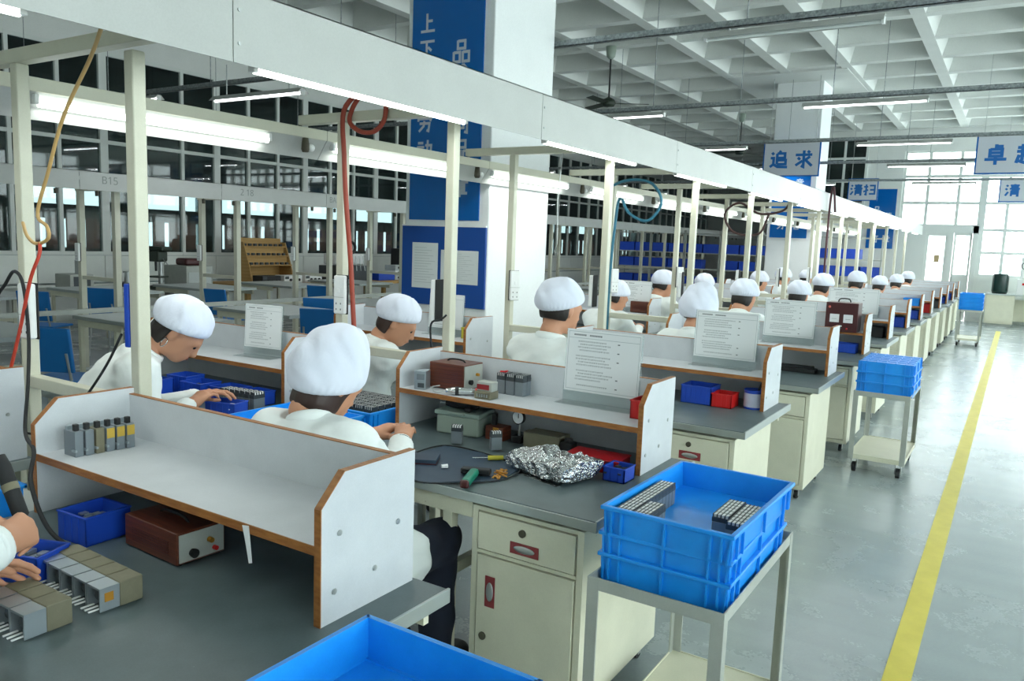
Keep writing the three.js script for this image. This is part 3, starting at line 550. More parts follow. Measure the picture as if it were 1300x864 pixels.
// --- nearest bench
const T0 = 0.75;
bin([-2.08, T0, -1.165], 0.125, 0.13, 0.08, MT.blueBin, 'blue parts bin under the riser, beside the dark brown box on the nearest bench', undefined, 0.05, MT.silver);
bin([-1.955, T0, -0.935], 0.13, 0.1, 0.07, MT.blueBin, 'blue parts bin on the nearest bench beside the hand', undefined, 0.35, MT.silver);
function transformer(x, y, z, w, h, d, label, turn = 0) {
  const t = thing('transformer_box', label, 'transformer', [x, y, z], turn);
  part('case', box(w, h, d, 0, h / 2 + 0.004, 0, 0.004), MT.brown, t);
  const fp = part('front_panel', box(0.003, h - 0.012, d - 0.012, w / 2 + 0.001, h / 2 + 0.004, 0), MT.paintGrey, t);
  part('knob', cyl(0.012, 0.01, 0.014, w / 2 + 0.009, h * 0.35, d * 0.2, 14, 'x'), MT.black, fp); part('terminal', cyl(0.007, 0.007, 0.014, w / 2 + 0.009, h * 0.6, -d * 0.15, 12, 'x'), MT.copper, fp); part('terminal', cyl(0.006, 0.006, 0.012, w / 2 + 0.009, h * 0.3, -d * 0.25, 12, 'x'), MT.redBin, fp);
  part('vent', [...Array(6)].map((_, k) => box(w * 0.7, 0.002, 0.002, 0, h * (0.3 + k * 0.08), d / 2 + 0.0005)), MT.maroon, t);
  part('handle', tube([[-w * 0.28, h, 0], [-w * 0.2, h + 0.012, 0], [w * 0.2, h + 0.012, 0], [w * 0.28, h, 0]], 0.004, 20, 6), MT.rubber, t);
  for (const sx of [-1, 1]) for (const sz of [-1, 1]) part('foot', cyl(0.008, 0.008, 0.006, sx * (w / 2 - 0.015), 0.003, sz * (d / 2 - 0.015), 10), MT.rubber, t);
  return t;
}
transformer(-1.83, T0, -1.24, 0.24, 0.085, 0.14, 'dark brown transformer box under the riser of the nearest bench', -0.04);
function relayBlock(x, y, z, turn, label, group, gold) {
  const t = thing('relay_block', label, 'relay', [x, y, z], turn, group);
  part('base', box(0.056, 0.058, 0.055, 0, 0.03, -0.028, 0.003), MT.khaki, t);
  part('magnet_frame', [box(0.054, 0.005, 0.045, 0, 0.054, 0.022), box(0.004, 0.05, 0.045, -0.025, 0.028, 0.022), box(0.004, 0.05, 0.045, 0.025, 0.028, 0.022)], MT.silver, t);
  part('coil', cyl(0.018, 0.018, 0.03, 0, 0.028, 0.016, 14, 'x'), MT.relayDark, t);
  part('contacts', [-1, 0, 1].map((k) => box(0.004, 0.003, 0.03, k * 0.016, 0.008, 0.05)), MT.paper, t);
  if (gold) part('coil_tape', box(0.002, 0.02, 0.02, 0.0275, 0.034, 0.024), MT.copper, t);
  return t;
}
for (let k = 0; k < 5; k++) relayBlock(-1.657 - k * 0.0585, T0, -0.965 - 0.002 * k, -0.03, k ? 'khaki and silver relay block in the row of five on the nearest bench' : 'khaki relay block with gold tape ending the row of five', k ? 'row of five relay blocks' : undefined, k === 0);
for (let k = 0; k < 3; k++) relayBlock(-1.665 - k * 0.0585, T0, -0.808, 0.03, 'khaki and silver relay block in the short row beside the sleeve', 'short row of relay blocks');
for (let k = 0; k < 6; k++) {
  const t = thing('contactor', k < 2 ? 'plain grey upright relay on the nearest riser' : k === 2 ? 'yellow-grey upright relay on the nearest riser' : 'grey upright relay with yellow top label on the nearest riser', 'relay', [-2.285 + k * 0.003, 0.928, -1.225 - k * 0.03], 0, k < 2 ? 'plain upright relays' : k > 2 ? 'yellow-topped upright relays' : undefined);
  part('body', box(0.06, 0.075, 0.026, 0, 0.0375, 0, 0.002), k === 2 ? MT.khaki : MT.relay, t);
  if (k > 2) part('label', box(0.0012, 0.03, 0.024, 0.0305, 0.056, 0), plain(0xc2a13c, 0.5), t);
  part('plunger', box(0.014, 0.02, 0.014, 0.012, 0.085, 0, 0.002), MT.black, t); part('terminals', [box(0.01, 0.012, 0.02, -0.02, 0.08, 0), box(0.02, 0.006, 0.006, 0.03, 0.02, 0.015)], MT.silver, t);
}
solo('paper_strip', prism([[0, 0], [0.02, 0.002], [0.026, -0.05], [0.03, -0.085], [0.02, -0.088], [0.01, -0.04]], 0.0012), MT.paper, 'torn white paper strip hanging under the nearest riser shelf', 'paper strip', undefined, [-1.452, 0.926, -1.158], 0.1);
// --- second bench (foil parcel)
const z1b = backZ(1), T1 = 0.75;
transformer(-2.105, 0.928, -2.86, 0.19, 0.115, 0.15, 'brown wood-grain transformer box with orange tag on the second riser', 0.0);
{
  const t = thing('relay_case', 'clear-fronted silver relay at the left end of the second riser', 'relay', [-2.2, 0.928, -2.735], 0.3); part('body', box(0.055, 0.085, 0.06, 0, 0.0425, 0, 0.003), MT.silver, t); part('name_plate', box(0.03, 0.02, 0.002, 0.006, 0.02, 0.031), MT.relayDark, t); part('window', box(0.036, 0.026, 0.002, 0.004, 0.058, 0.031), MT.relay, t);
  const k = thing('plug_relay', 'khaki relay with a red band on the second riser', 'relay', [-1.865, 0.928, -2.755], 0.05); part('body', box(0.08, 0.032, 0.07, 0, 0.016, 0, 0.003), MT.khaki, k); part('cover', box(0.076, 0.04, 0.05, 0, 0.052, -0.006, 0.003), MT.paintGrey, k); part('red_band', box(0.06, 0.022, 0.002, -0.006, 0.05, 0.02), plain(0x8a1c20, 0.5), k); part('pins', [-2, -1, 0, 1, 2].map((q) => box(0.005, 0.012, 0.004, q * 0.012, 0.016, 0.036)), MT.silver, k);
  const d = thing('spray_gun', 'chrome and red air tool lying on the second riser', 'air tool', [-1.98, 0.945, -2.735], 0.55);
  part('barrel', lathe([[0, -0.07], [0.01, -0.07], [0.013, -0.05], [0.018, -0.04], [0.018, 0.0], [0.014, 0.03], [0.014, 0.06], [0, 0.06]], 16).rotateZ(-Math.PI / 2), MT.chrome, d); part('collar', cyl(0.0195, 0.0195, 0.016, -0.02, 0, 0, 16, 'x'), MT.black, d); part('grip', box(0.07, 0.024, 0.024, 0.09, 0.004, 0, 0.008), MT.redBin, d); part('hook', tube([[-0.07, 0, 0], [-0.12, -0.003, 0.01], [-0.13, 0.012, 0.0], [-0.1, 0.016, -0.03]], 0.003, 24, 6), MT.steel, d);
  for (let q = 0; q < 6; q++) { const c = q % 3, r = q < 3 ? 0 : 1; const g = relay([-1.875 + c * 0.048, 0.928, -2.895 - r * 0.035], Math.PI / 2 * 0.0, 'upright silver relay in the cluster on the second riser', 'cluster of silver relays'); g.scale.set(0.85, 1.35, 1.2); }
  solo('red_clip', [box(0.03, 0.006, 0.012, 0, 0.003, 0, 0.002), box(0.012, 0.005, 0.02, 0.015, 0.006, 0.004)], MT.redBin, 'small red clip on top of the silver relay cluster', 'clip', undefined, [-1.875, 1.022, -2.9], 0.4);
}
const docTex = [0, 1, 2].map((v) => canvasTex(420, 320, (g, W, H) => {
  g.fillStyle = '#e3e7e8'; g.fillRect(0, 0, W, H); g.strokeStyle = '#9fa9ad'; g.lineWidth = 2; g.strokeRect(10, 12, W - 20, H - 24); g.beginPath(); g.moveTo(10, 44); g.lineTo(W - 10, 44); g.stroke();
  let s = 7 + v * 13; const q = () => (s = (s * 16807) % 2147483647) / 2147483647; for (let i = 0; i < 5; i++) q();
  g.fillStyle = '#4b5358'; for (let x = 40; x < 110; x += 9) g.fillRect(x, 24, 6, 8); for (let x = 130; x < 200; x += 9) g.fillRect(x, 24, 6, 8);
  for (let r = 0; r < 16; r++) { let x = 50 + q() * 30, e = 200 + q() * 70; if (r % 5 === 4) continue; while (x < e) { const w = 3 + q() * 7; g.fillRect(x, 58 + r * 15, w, 1.6); g.fillRect(x + 1, 62 + r * 15, w * 0.7, 1.6); x += w + 2.5; } if (r % 3 === 0) g.fillRect(290, 58 + r * 15, 12, 5); }
}));
function docStand(x, y, z, w, h, turn, label, v = 0, group, up = 0.045) {
  const t = thing('document_stand', label, 'document stand', [x, y, z], turn, group), tilt = -0.06;
  part('base', box(w, 0.003, 0.09, 0, 0.0015, 0.03), MT.acrylic, t);
  part('clear_back', box(w + 0.01, h + up, 0.003, 0, (h + up) / 2, -0.008).rotateX(tilt), MT.acrylic, t);
  part('instruction_sheet', facePlane(w, h, 0, h / 2 + up, -0.004).rotateX(tilt), M({ map: docTex[v], roughness: 0.55, side: THREE.DoubleSide }), t, true);
}
docStand(-1.43, 0.928, -2.955, 0.345, 0.265, 0, 'large instruction sheet in a clear stand on the second riser');
docStand(-1.375, 0.928, -4.44, 0.36, 0.27, 0, 'instruction sheet in a clear stand on the third riser, above the red bin', 1);
docStand(-1.38, 0.928, -5.96, 0.36, 0.27, 0, 'instruction sheet in a clear stand on the fourth riser', 2);
docStand(-1.44, 0.928, -8.98, 0.5, 0.26, 0, 'bluish instruction sheet in a clear stand behind the maroon meter box', 1);
docStand(-3.42, 0.928, -2.86, 0.26, 0.235, 0.12, 'instruction sheet in a clear stand behind the worker with the hoop earring', 2);
docStand(-3.35, 0.928, -4.4, 0.3, 0.24, 0, 'instruction sheet in a clear stand before the notice board', 0);
docStand(-3.25, 0.928, -7.4, 0.36, 0.27, 0, 'instruction sheet in a clear stand above the small brown box of the left row', 1);
bin([-1.18, 0.928, -2.87], 0.09, 0.11, 0.075, MT.redBin, 'red parts bin at the right end of the second riser', undefined, 0, MT.relayDark);
{ // under the second riser
  const g = thing('plastic_box', 'grey-green lidded plastic box under the second riser', 'box', [-2.0, T1, -2.79], 0.12);
  part('box_body', box(0.21, 0.085, 0.14, 0, 0.0425, 0, 0.01), MT.lightGreen, g); part('lid', box(0.225, 0.022, 0.155, 0, 0.094, 0, 0.008), plain(0x84958b, 0.45), g); part('handle', box(0.08, 0.01, 0.012, 0, 0.1, 0.08, 0.003), MT.lightGreen, g);
  const h = thing('air_drill', 'black pneumatic drill lying on the grey-green box', 'drill', [-1.99, T1 + 0.107, -2.78], 0.3); part('body', lathe([[0, -0.09], [0.012, -0.09], [0.02, -0.05], [0.022, 0.03], [0.016, 0.06], [0, 0.06]], 14).rotateZ(-Math.PI / 2).translate(0, 0.022, 0), MT.rubber, h); part('grip', box(0.03, 0.02, 0.07, 0.03, 0.01, 0.03, 0.006), MT.black, h); part('chuck', cyl(0.008, 0.006, 0.03, -0.1, 0.022, 0, 10, 'x'), MT.chrome, h);
  const d = thing('dial_gauge', 'round white dial gauge on a stand under the second riser', 'gauge', [-1.72, T1, -2.8]);
  part('base', box(0.05, 0.03, 0.05, 0, 0.015, 0, 0.004), MT.black, d); part('stem', cyl(0.006, 0.006, 0.07, 0, 0.065, 0, 10), MT.steel, d); part('bezel', cyl(0.03, 0.03, 0.014, 0, 0.11, 0.008, 24, 'z'), MT.rubber, d); part('dial', cyl(0.026, 0.026, 0.002, 0, 0.11, 0.0162, 24, 'z'), MT.paper, d); part('pointer', box(0.003, 0.02, 0.001, 0.004, 0.118, 0.0178).rotateZ(0), MT.black, d);
  const b = thing('winding_jig', 'dark brown jig with an orange tag under the second riser', 'jig', [-1.82, T1, -2.79]); part('block', box(0.09, 0.06, 0.07, 0, 0.03, 0, 0.004), MT.brown, b); part('tag', box(0.028, 0.024, 0.002, 0.01, 0.045, 0.036), MT.copper, b); part('lever', box(0.02, 0.06, 0.02, -0.02, 0.08, 0, 0.003), MT.black, b);
  const c = thing('carton', 'grey-brown flat carton under the second riser beside the dial gauge', 'carton', [-1.59, T1, -2.81]); part('carton_body', box(0.17, 0.06, 0.1, 0, 0.03, 0, 0.003), MT.khaki, c); part('flap', box(0.17, 0.003, 0.05, 0, 0.0615, 0.025), plain(0x6f6d5c, 0.8), c);
  const m = thing('black_block', 'black moulded block between the carton and the red box', 'block', [-1.47, T1, -2.78]); part('body', box(0.055, 0.05, 0.055, 0, 0.025, 0, 0.008), MT.black, m); part('cap', cyl(0.018, 0.016, 0.012, 0, 0.056, 0, 14), MT.rubber, m);
  const r = thing('red_box', 'shallow red plastic box under the second riser', 'box', [-1.29, T1, -2.68], 0.06); part('box_body', [box(0.22, 0.045, 0.13, 0, 0.0225, 0, 0.004)], plain(0xa3141c, 0.4), r); part('lid', box(0.226, 0.006, 0.136, 0, 0.048, 0, 0.002), plain(0xb0161e, 0.4), r);
  bin([-1.155, T1, -2.585], 0.085, 0.09, 0.055, MT.blueBin, 'small blue bin beside the red box on the second bench', undefined, 0, MT.relayDark);
  for (const [x, z, a] of [[-1.9, -2.6, 0.4], [-1.72, -2.62, 0.9]]) { const q = relay([x, T1 + 0.005, z], a, 'silver relay standing on the blue mat of the second bench', 'relays on the blue mat'); q.scale.set(0.9, 1.15, 1.1); }
  const mt = thing('soft_mat', 'dark blue soft mat under the hand tools on the second bench', 'mat', [-1.72, T1, -2.34], 0); part('sheet', prism([[-0.22, -0.06], [-0.15, -0.22], [0.05, -0.24], [0.24, -0.05], [0.22, 0.12], [-0.02, 0.21], [-0.2, 0.2]], 0.004).rotateX(-Math.PI / 2), MT.matBlue, mt); part('stitched_edge', tube([[-0.22, 0.004, 0.06], [-0.2, 0.004, -0.2], [-0.02, 0.004, -0.21], [0.22, 0.004, -0.12], [0.24, 0.004, 0.05], [0.05, 0.004, 0.24], [-0.15, 0.004, 0.22], [-0.22, 0.004, 0.06]], 0.003, 80, 6), MT.rubber, mt);
  const h2_ = thing('hand_drill', 'green-handled tool with a black head on the second bench', 'hand tool', [-1.555, T1 + 0.006, -2.22], 0.38); part('handle', box(0.034, 0.03, 0.15, 0, 0.016, 0.02, 0.012), MT.green, h2_); part('head', box(0.11, 0.022, 0.035, 0, 0.014, -0.07, 0.006), MT.black, h2_); part('end_cap', box(0.034, 0.03, 0.02, 0, 0.016, 0.1, 0.01), MT.maroon, h2_);
  const s = thing('screwdriver', 'yellow-handled screwdriver on the blue mat', 'screwdriver', [-1.655, T1 + 0.006, -2.47], 0.7); part('handle', cyl(0.009, 0.009, 0.06, 0.03, 0.009, 0, 10, 'x'), MT.acid, s); part('blade', cyl(0.003, 0.003, 0.06, -0.03, 0.009, 0, 8, 'x'), MT.chrome, s);
  solo('rubber_cap', [cyl(0.008, 0.007, 0.024, 0, 0.008, 0, 12, 'z')], MT.paper, 'tiny white cap lying on the blue mat', 'cap piece', undefined, [-1.72, T1 + 0.004, -2.28], -0.6);
  const bd = thing('slate_block', 'dark flat slate block by the worker hands on the second bench', 'block', [-1.86, T1 + 0.004, -2.3], 0.5); part('slab', box(0.15, 0.018, 0.1, 0, 0.009, 0, 0.002), MT.matBlue, bd); part('under_edge', box(0.152, 0.005, 0.102, 0, 0.0025, 0), MT.maroon, bd);
  for (let k = 0; k < 16; k++) { const t = thing('brass_terminal', 'small brass terminal in the heap beside the foil parcel', 'terminal', [-1.5 + rr(-0.035, 0.03), T1 + 0.006 + (k % 3) * 0.004, -2.34 + rr(-0.03, 0.045)], rr(0, 3), 'heap of brass terminals'); part('lug', [box(0.026, 0.004, 0.005, 0, 0.002, 0), box(0.008, 0.003, 0.01, 0.012, 0.003, 0)], MT.copper, t); }
}
{ // foil parcel: a crumpled metal wrapper
  const t = thing('foil_parcel', 'crumpled aluminium foil parcel on the second bench', 'foil parcel', [-1.385, T1, -2.5], -0.28);
  const g = new THREE.BoxGeometry(0.3, 0.075, 0.2, 44, 10, 30), p = g.attributes.position;
  const f3 = (x, y, z) => vn(x * 22 + 50, z * 22 + y * 30 + 50, 256) + 0.6 * vn(x * 55 + 80, z * 55 + y * 60 + 9, 256);
  for (let i = 0; i < p.count; i++) {
    let x = p.getX(i), y = p.getY(i), z = p.getZ(i); const e = Math.max(Math.abs(x) / 0.15, 0), ez = Math.abs(z) / 0.1;
    const top = y > 0 ? 1 : 0.0; y = y * (1 - 0.25 * Math.pow(e, 6) - 0.35 * Math.pow(ez, 4));
    const q = f3(x, y, z) - 0.8; y = Math.max(-0.0375, y + q * 0.022 * (0.3 + top)); x += q * 0.012; z += (f3(z, x, y) - 0.8) * 0.016;
    p.setXYZ(i, x, y + 0.0375, z);
  }
  g.computeVertexNormals(); part('wrapper', toCreasedNormals(g, 0.35), MT.foil, t); part('fold_strip', box(0.26, 0.003, 0.03, 0, 0.004, 0.102).rotateX(0.05), MT.foil, t);
}
// --- third bench and beyond
bin([-1.42, T1, -4.22], 0.17, 0.16, 0.1, MT.blueBin, 'blue parts bin under the third riser beside the red bin');
bin([-1.275, T1, -4.2], 0.11, 0.13, 0.075, MT.redBin, 'red parts bin under the third riser beside the labelled can', undefined, 0, MT.paper);
{ const t = thing('glue_can', 'white-labelled can with dark blue rim under the third riser', 'can', [-1.135, T1, -4.25]); part('can_body', cyl(0.05, 0.05, 0.1, 0, 0.05, 0, 28), MT.blueBin, t); part('label', cyl(0.0508, 0.0508, 0.074, 0, 0.048, 0, 28), M({ map: mottled(0xb9bdcf, 8, 0.1), roughness: 0.5 }), t); part('rim', new THREE.TorusGeometry(0.05, 0.004, 8, 28).rotateX(Math.PI / 2).translate(0, 0.1, 0), MT.blueBin, t); part('brush', tube([[0.02, 0.09, 0], [0.035, 0.13, 0.0], [0.045, 0.16, 0.01]], 0.006, 12, 6), MT.black, t); }
solo('black_tray', [box(0.34, 0.03, 0.1, 0, 0.015, 0, 0.004), box(0.3, 0.02, 0.06, 0, 0.035, -0.01, 0.004)], MT.black, 'long low black case under the fourth riser', 'case', undefined, [-1.3, T1, -5.8]);
{
  const t = thing('meter_box', 'maroon power supply with two white meters on the fifth riser', 'power supply', [-1.235, 0.928, -7.3]);
  part('case', box(0.26, 0.25, 0.2, 0, 0.125, 0, 0.005), MT.maroon, t);
  for (const s of [-1, 1]) { const m = part('meter', box(0.075, 0.07, 0.006, s * 0.055, 0.115, 0.102, 0.002), MT.paper, t); part('needle', box(0.04, 0.002, 0.002, s * 0.055, 0.11, 0.1055).translate(0, 0, 0), MT.black, m); }
  part('lamp', cyl(0.01, 0.01, 0.006, -0.1, 0.21, 0.102, 14, 'z'), plain(0xd86a5a, 0.3), t); part('switch', box(0.02, 0.012, 0.008, 0, 0.05, 0.103, 0.002), MT.strip, t); for (const s of [-1, 0, 1]) part('terminal', cyl(0.007, 0.007, 0.014, s * 0.05, 0.03, 0.105, 10, 'z'), s ? MT.redBin : MT.black, t);
  part('carry_handle', tube([[-0.05, 0.25, 0], [-0.04, 0.275, 0], [0.04, 0.275, 0], [0.05, 0.25, 0]], 0.006, 16, 6), MT.black, t);
  bin([-1.22, T1, -7.28], 0.24, 0.14, 0.08, MT.blueBin, 'blue parts bin under the fifth riser below the maroon meter box', undefined, 0, MT.silver);
  solo('black_case', box(0.24, 0.11, 0.16, 0, 0.055, 0, 0.006), MT.black, 'black equipment case under the sixth riser', 'case', undefined, [-1.22, T1, -8.9]);
}
for (const [n, c] of [[6, 'b'], [7, 'b2'], [8, 'r'], [9, 'k'], [10, 'b'], [11, 'b']]) {
  const z = backZ(n) + 0.16;
  if (c === 'r') bin([-1.14, T1, z], 0.16, 0.14, 0.14, MT.redBin, 'red parts bin under a riser far down the right row');
  else if (c === 'k') solo('equipment_case', box(0.2, 0.13, 0.14, 0, 0.065, 0, 0.006), MT.relayDark, 'dark equipment case under a riser far down the right row', 'case', undefined, [-1.15, T1, z]);
  else { bin([-1.17, T1, z], 0.2, 0.16, 0.12, MT.blueBin, 'blue parts bin on a bench far down the right row', 'blue bins far down the right row'); if (c === 'b2') bin([-1.17, 0.928, z], 0.2, 0.16, 0.1, MT.blueTray, 'bright blue bin on top of a riser far down the right row'); }
}
// --- between the rows: low stands with blue trays
for (const [n, x0, x1, z0, z1] of [[0, -2.9, -2.44, -1.3, -0.55], [1, -2.82, -2.33, -2.95, -2.0]]) {
  const t = thing('tray_stand', n ? 'low steel stand between the rows carrying two blue trays' : 'low steel stand between the rows left of the nearest bench', 'stand', [(x0 + x1) / 2, 0, (z0 + z1) / 2]), w = (x1 - x0) / 2, d = (z1 - z0) / 2;
  part('top', span(-w, w, 0.69, 0.715, -d, d, 0.003), MT.paintGrey, t); for (const sx of [-1, 1]) for (const sz of [-1, 1]) part('leg', span(sx * (w - 0.03), sx * w, 0, 0.69, sz * (d - 0.03), sz * d, 0.002), MT.paintGrey, t);
}
tray([-2.57, 0.715 + 0.004, -2.27], 0, 'bright blue tray between the rows behind the seated worker', undefined, { w: 0.44, d: 0.5, h: 0.1 });
tray([-2.57, 0.715 + 0.004, -2.74], 0, 'blue tray packed with upright relays between the rows', undefined, { w: 0.44, d: 0.36, h: 0.1 });
for (let a = 0; a < 7; a++) for (let b = 0; b < 6; b++) { const o = relay([-2.745 + a * 0.0575, 0.728, -2.62 - b * 0.045], 0, 'upright relay packed in the blue tray between the rows', 'relays packed in the tray between the rows'); o.scale.set(1.1, 1.6, 1.5); }
tray([-2.67, 0.719, -0.92], 0, 'blue tray with relays left of the nearest bench', undefined, { w: 0.42, d: 0.5, h: 0.1 });
for (let a = 0; a < 5; a++) for (let b = 0; b < 3; b++) { const o = relay([-2.55 - b * 0.055, 0.728, -0.75 - a * 0.05], 0, 'relay lying in the blue tray left of the nearest bench', 'relays left of the nearest bench'); o.scale.set(1, 1.3, 1.6); }
// --- left row bench things
for (const [x, z, w, d, h, a] of [[-3.62, -2.34, 0.15, 0.13, 0.1, 0.1], [-3.45, -2.5, 0.15, 0.13, 0.085, 0.05], [-3.28, -2.55, 0.16, 0.13, 0.075, 0], [-3.12, -2.58, 0.13, 0.12, 0.07, 0], [-3.6, -2.52, 0.14, 0.12, 0.1, 0.1]]) bin([x, T1, z], w, d, h, MT.blueBin, 'dark blue parts bin under the riser of the worker with the hoop earring', 'blue bins under the left riser', a, MT.relayDark);
bin([-3.04, T1, -2.34], 0.16, 0.1, 0.065, plain(0x2450c4, 0.45), 'ribbed blue bin holding white parts beside the relay rack of the left row', undefined, 0.25, MT.paper);
for (let k = 0; k < 7; k++) { const o = relay([-3.18 + k * 0.032, T1, -2.45 - k * 0.004], Math.PI / 2, 'black and silver relay in the row by the worker with the hoop earring', 'row of relays on the left bench'); o.scale.set(1.3, 1.4, 1.1); }
transformer(-3.16, 0.928, -7.42, 0.2, 0.11, 0.14, 'small brown transformer box before an instruction sheet of the left row');
bin([-3.1, 0.928, -4.38], 0.11, 0.1, 0.075, MT.acid, 'yellow-green bin on the riser before the column');
solo('blue_folder', box(0.02, 0.21, 0.05, 0, 0.105, 0, 0.004), MT.blueBin, 'blue plastic holder strapped to the nearest post', 'holder', undefined, [-2.452, 1.205, -1.52], 0.2);

// ---------------------------------------------------------------- people
function surfaceNet(sdf, mn, mx, h) {
  const nx = Math.ceil((mx[0] - mn[0]) / h) + 1, ny = Math.ceil((mx[1] - mn[1]) / h) + 1, nz = Math.ceil((mx[2] - mn[2]) / h) + 1, sx = 1, sy = nx, sz = nx * ny;
  const f = new Float32Array(nx * ny * nz);
  for (let k = 0; k < nz; k++) for (let j = 0; j < ny; j++) for (let i = 0; i < nx; i++) f[i + j * sy + k * sz] = sdf(mn[0] + i * h, mn[1] + j * h, mn[2] + k * h);
  const id = new Int32Array(nx * ny * nz).fill(-1), pos = [], idx = [];
  const C = [[0, 0, 0], [1, 0, 0], [0, 1, 0], [1, 1, 0], [0, 0, 1], [1, 0, 1], [0, 1, 1], [1, 1, 1]], E = [[0, 1], [2, 3], [4, 5], [6, 7], [0, 2], [1, 3], [4, 6], [5, 7], [0, 4], [1, 5], [2, 6], [3, 7]];
  const off = C.map((c) => c[0] + c[1] * sy + c[2] * sz);
  for (let k = 0; k < nz - 1; k++) for (let j = 0; j < ny - 1; j++) for (let i = 0; i < nx - 1; i++) {
    const b = i + j * sy + k * sz; let m = 0; for (let c = 0; c < 8; c++) if (f[b + off[c]] < 0) m |= 1 << c;
    if (m === 0 || m === 255) continue;
    let x = 0, y = 0, z = 0, n = 0;
    for (const [a, d] of E) { const fa = f[b + off[a]], fd = f[b + off[d]]; if ((fa < 0) === (fd < 0)) continue; const t = fa / (fa - fd); x += C[a][0] + (C[d][0] - C[a][0]) * t; y += C[a][1] + (C[d][1] - C[a][1]) * t; z += C[a][2] + (C[d][2] - C[a][2]) * t; n++; }
    id[b] = pos.length / 3; pos.push(mn[0] + (i + x / n) * h, mn[1] + (j + y / n) * h, mn[2] + (k + z / n) * h);
  }
  const quad = (a, b, c, d, flip) => { if (a < 0 || b < 0 || c < 0 || d < 0) return; if (flip) idx.push(a, c, b, a, d, c); else idx.push(a, b, c, a, c, d); };
  for (let k = 1; k < nz - 1; k++) for (let j = 1; j < ny - 1; j++) for (let i = 1; i < nx - 1; i++) {
    const b = i + j * sy + k * sz, s = f[b] < 0;
    if (s !== f[b + 1] < 0) quad(id[b - sy - sz], id[b - sz], id[b], id[b - sy], !s);
    if (s !== f[b + sy] < 0) quad(id[b - sx - sz], id[b - sx], id[b], id[b - sz], !s);
    if (s !== f[b + sz] < 0) quad(id[b - sx - sy], id[b - sy], id[b], id[b - sx], !s);
  }
  const g = new THREE.BufferGeometry(); g.setAttribute('position', new THREE.Float32BufferAttribute(pos, 3)); g.setIndex(idx); g.computeVertexNormals(); return g;
}
const smin = (a, b, k) => { const h = Math.max(k - Math.abs(a - b), 0) / k; return Math.min(a, b) - h * h * k * 0.25; };
function cap(ax, ay, az, bx, by, bz, r0, r1) {
  const dx = bx - ax, dy = by - ay, dz = bz - az, L = dx * dx + dy * dy + dz * dz || 1e-9;
  return (x, y, z) => { let t = ((x - ax) * dx + (y - ay) * dy + (z - az) * dz) / L; t = t < 0 ? 0 : t > 1 ? 1 : t; const ex = x - ax - dx * t, ey = y - ay - dy * t, ez = z - az - dz * t; return Math.sqrt(ex * ex + ey * ey + ez * ez) - (r0 + (r1 - r0) * t); };
}
const ell = (cx, cy, cz, a, b, c) => (x, y, z) => { const u = (x - cx) / a, v = (y - cy) / b, w = (z - cz) / c, k0 = Math.sqrt(u * u + v * v + w * w), k1 = Math.sqrt((u / a) ** 2 + (v / b) ** 2 + (w / c) ** 2); return k1 > 1e-6 ? k0 * (k0 - 1) / k1 : -Math.min(a, b, c); };
const blend = (fs, k) => (x, y, z) => { let d = fs[0](x, y, z); for (let i = 1; i < fs.length; i++) d = smin(d, fs[i](x, y, z), k); return d; };
function n3(x, y, z) {
  const h = (i, j, k) => PERM[((i & 255) * 71 + (j & 255) * 1543 + (k & 255) * 313) & 65535] / 127.5 - 1;
  const xi = Math.floor(x), yi = Math.floor(y), zi = Math.floor(z), fx = x - xi, fy = y - yi, fz = z - zi, s = (t) => t * t * (3 - 2 * t), u = s(fx), v = s(fy), w = s(fz), L = (a, b, t) => a + (b - a) * t;
  return L(L(L(h(xi, yi, zi), h(xi + 1, yi, zi), u), L(h(xi, yi + 1, zi), h(xi + 1, yi + 1, zi), u), v), L(L(h(xi, yi, zi + 1), h(xi + 1, yi, zi + 1), u), L(h(xi, yi + 1, zi + 1), h(xi + 1, yi + 1, zi + 1), u), v), w);
}
// head, facing -z, origin at ear level
const headGeo = surfaceNet((() => {
  const base = blend([ell(0, 0.03, 0.012, 0.076, 0.092, 0.096), ell(0, -0.028, -0.03, 0.062, 0.085, 0.066), cap(0, -0.088, -0.062, 0, -0.07, -0.04, 0.024, 0.04), cap(0, -0.05, 0.03, 0, -0.12, 0.05, 0.052, 0.054)], 0.04);
  const nose = cap(0, 0.0, -0.094, 0, -0.034, -0.108, 0.008, 0.013), brow = cap(-0.035, 0.018, -0.083, 0.035, 0.018, -0.083, 0.012, 0.012), mouth = ell(0, -0.066, -0.09, 0.022, 0.011, 0.012);
  const eyeL = ell(-0.031, 0.0, -0.094, 0.016, 0.01, 0.012), eyeR = ell(0.031, 0.0, -0.094, 0.016, 0.01, 0.012), ears = [ell(-0.078, -0.008, 0.018, 0.012, 0.031, 0.02), ell(0.078, -0.008, 0.018, 0.012, 0.031, 0.02)];
  return (x, y, z) => { let d = base(x, y, z); d = smin(d, brow(x, y, z), 0.02); d = Math.max(d, -eyeL(x, y, z)); d = Math.max(d, -eyeR(x, y, z)); d = smin(d, nose(x, y, z), 0.018); d = smin(d, mouth(x, y, z), 0.012); for (const e of ears) d = smin(d, e(x, y, z), 0.012); return d; };
})(), [-0.11, -0.19, -0.14], [0.11, 0.14, 0.13], 0.006);
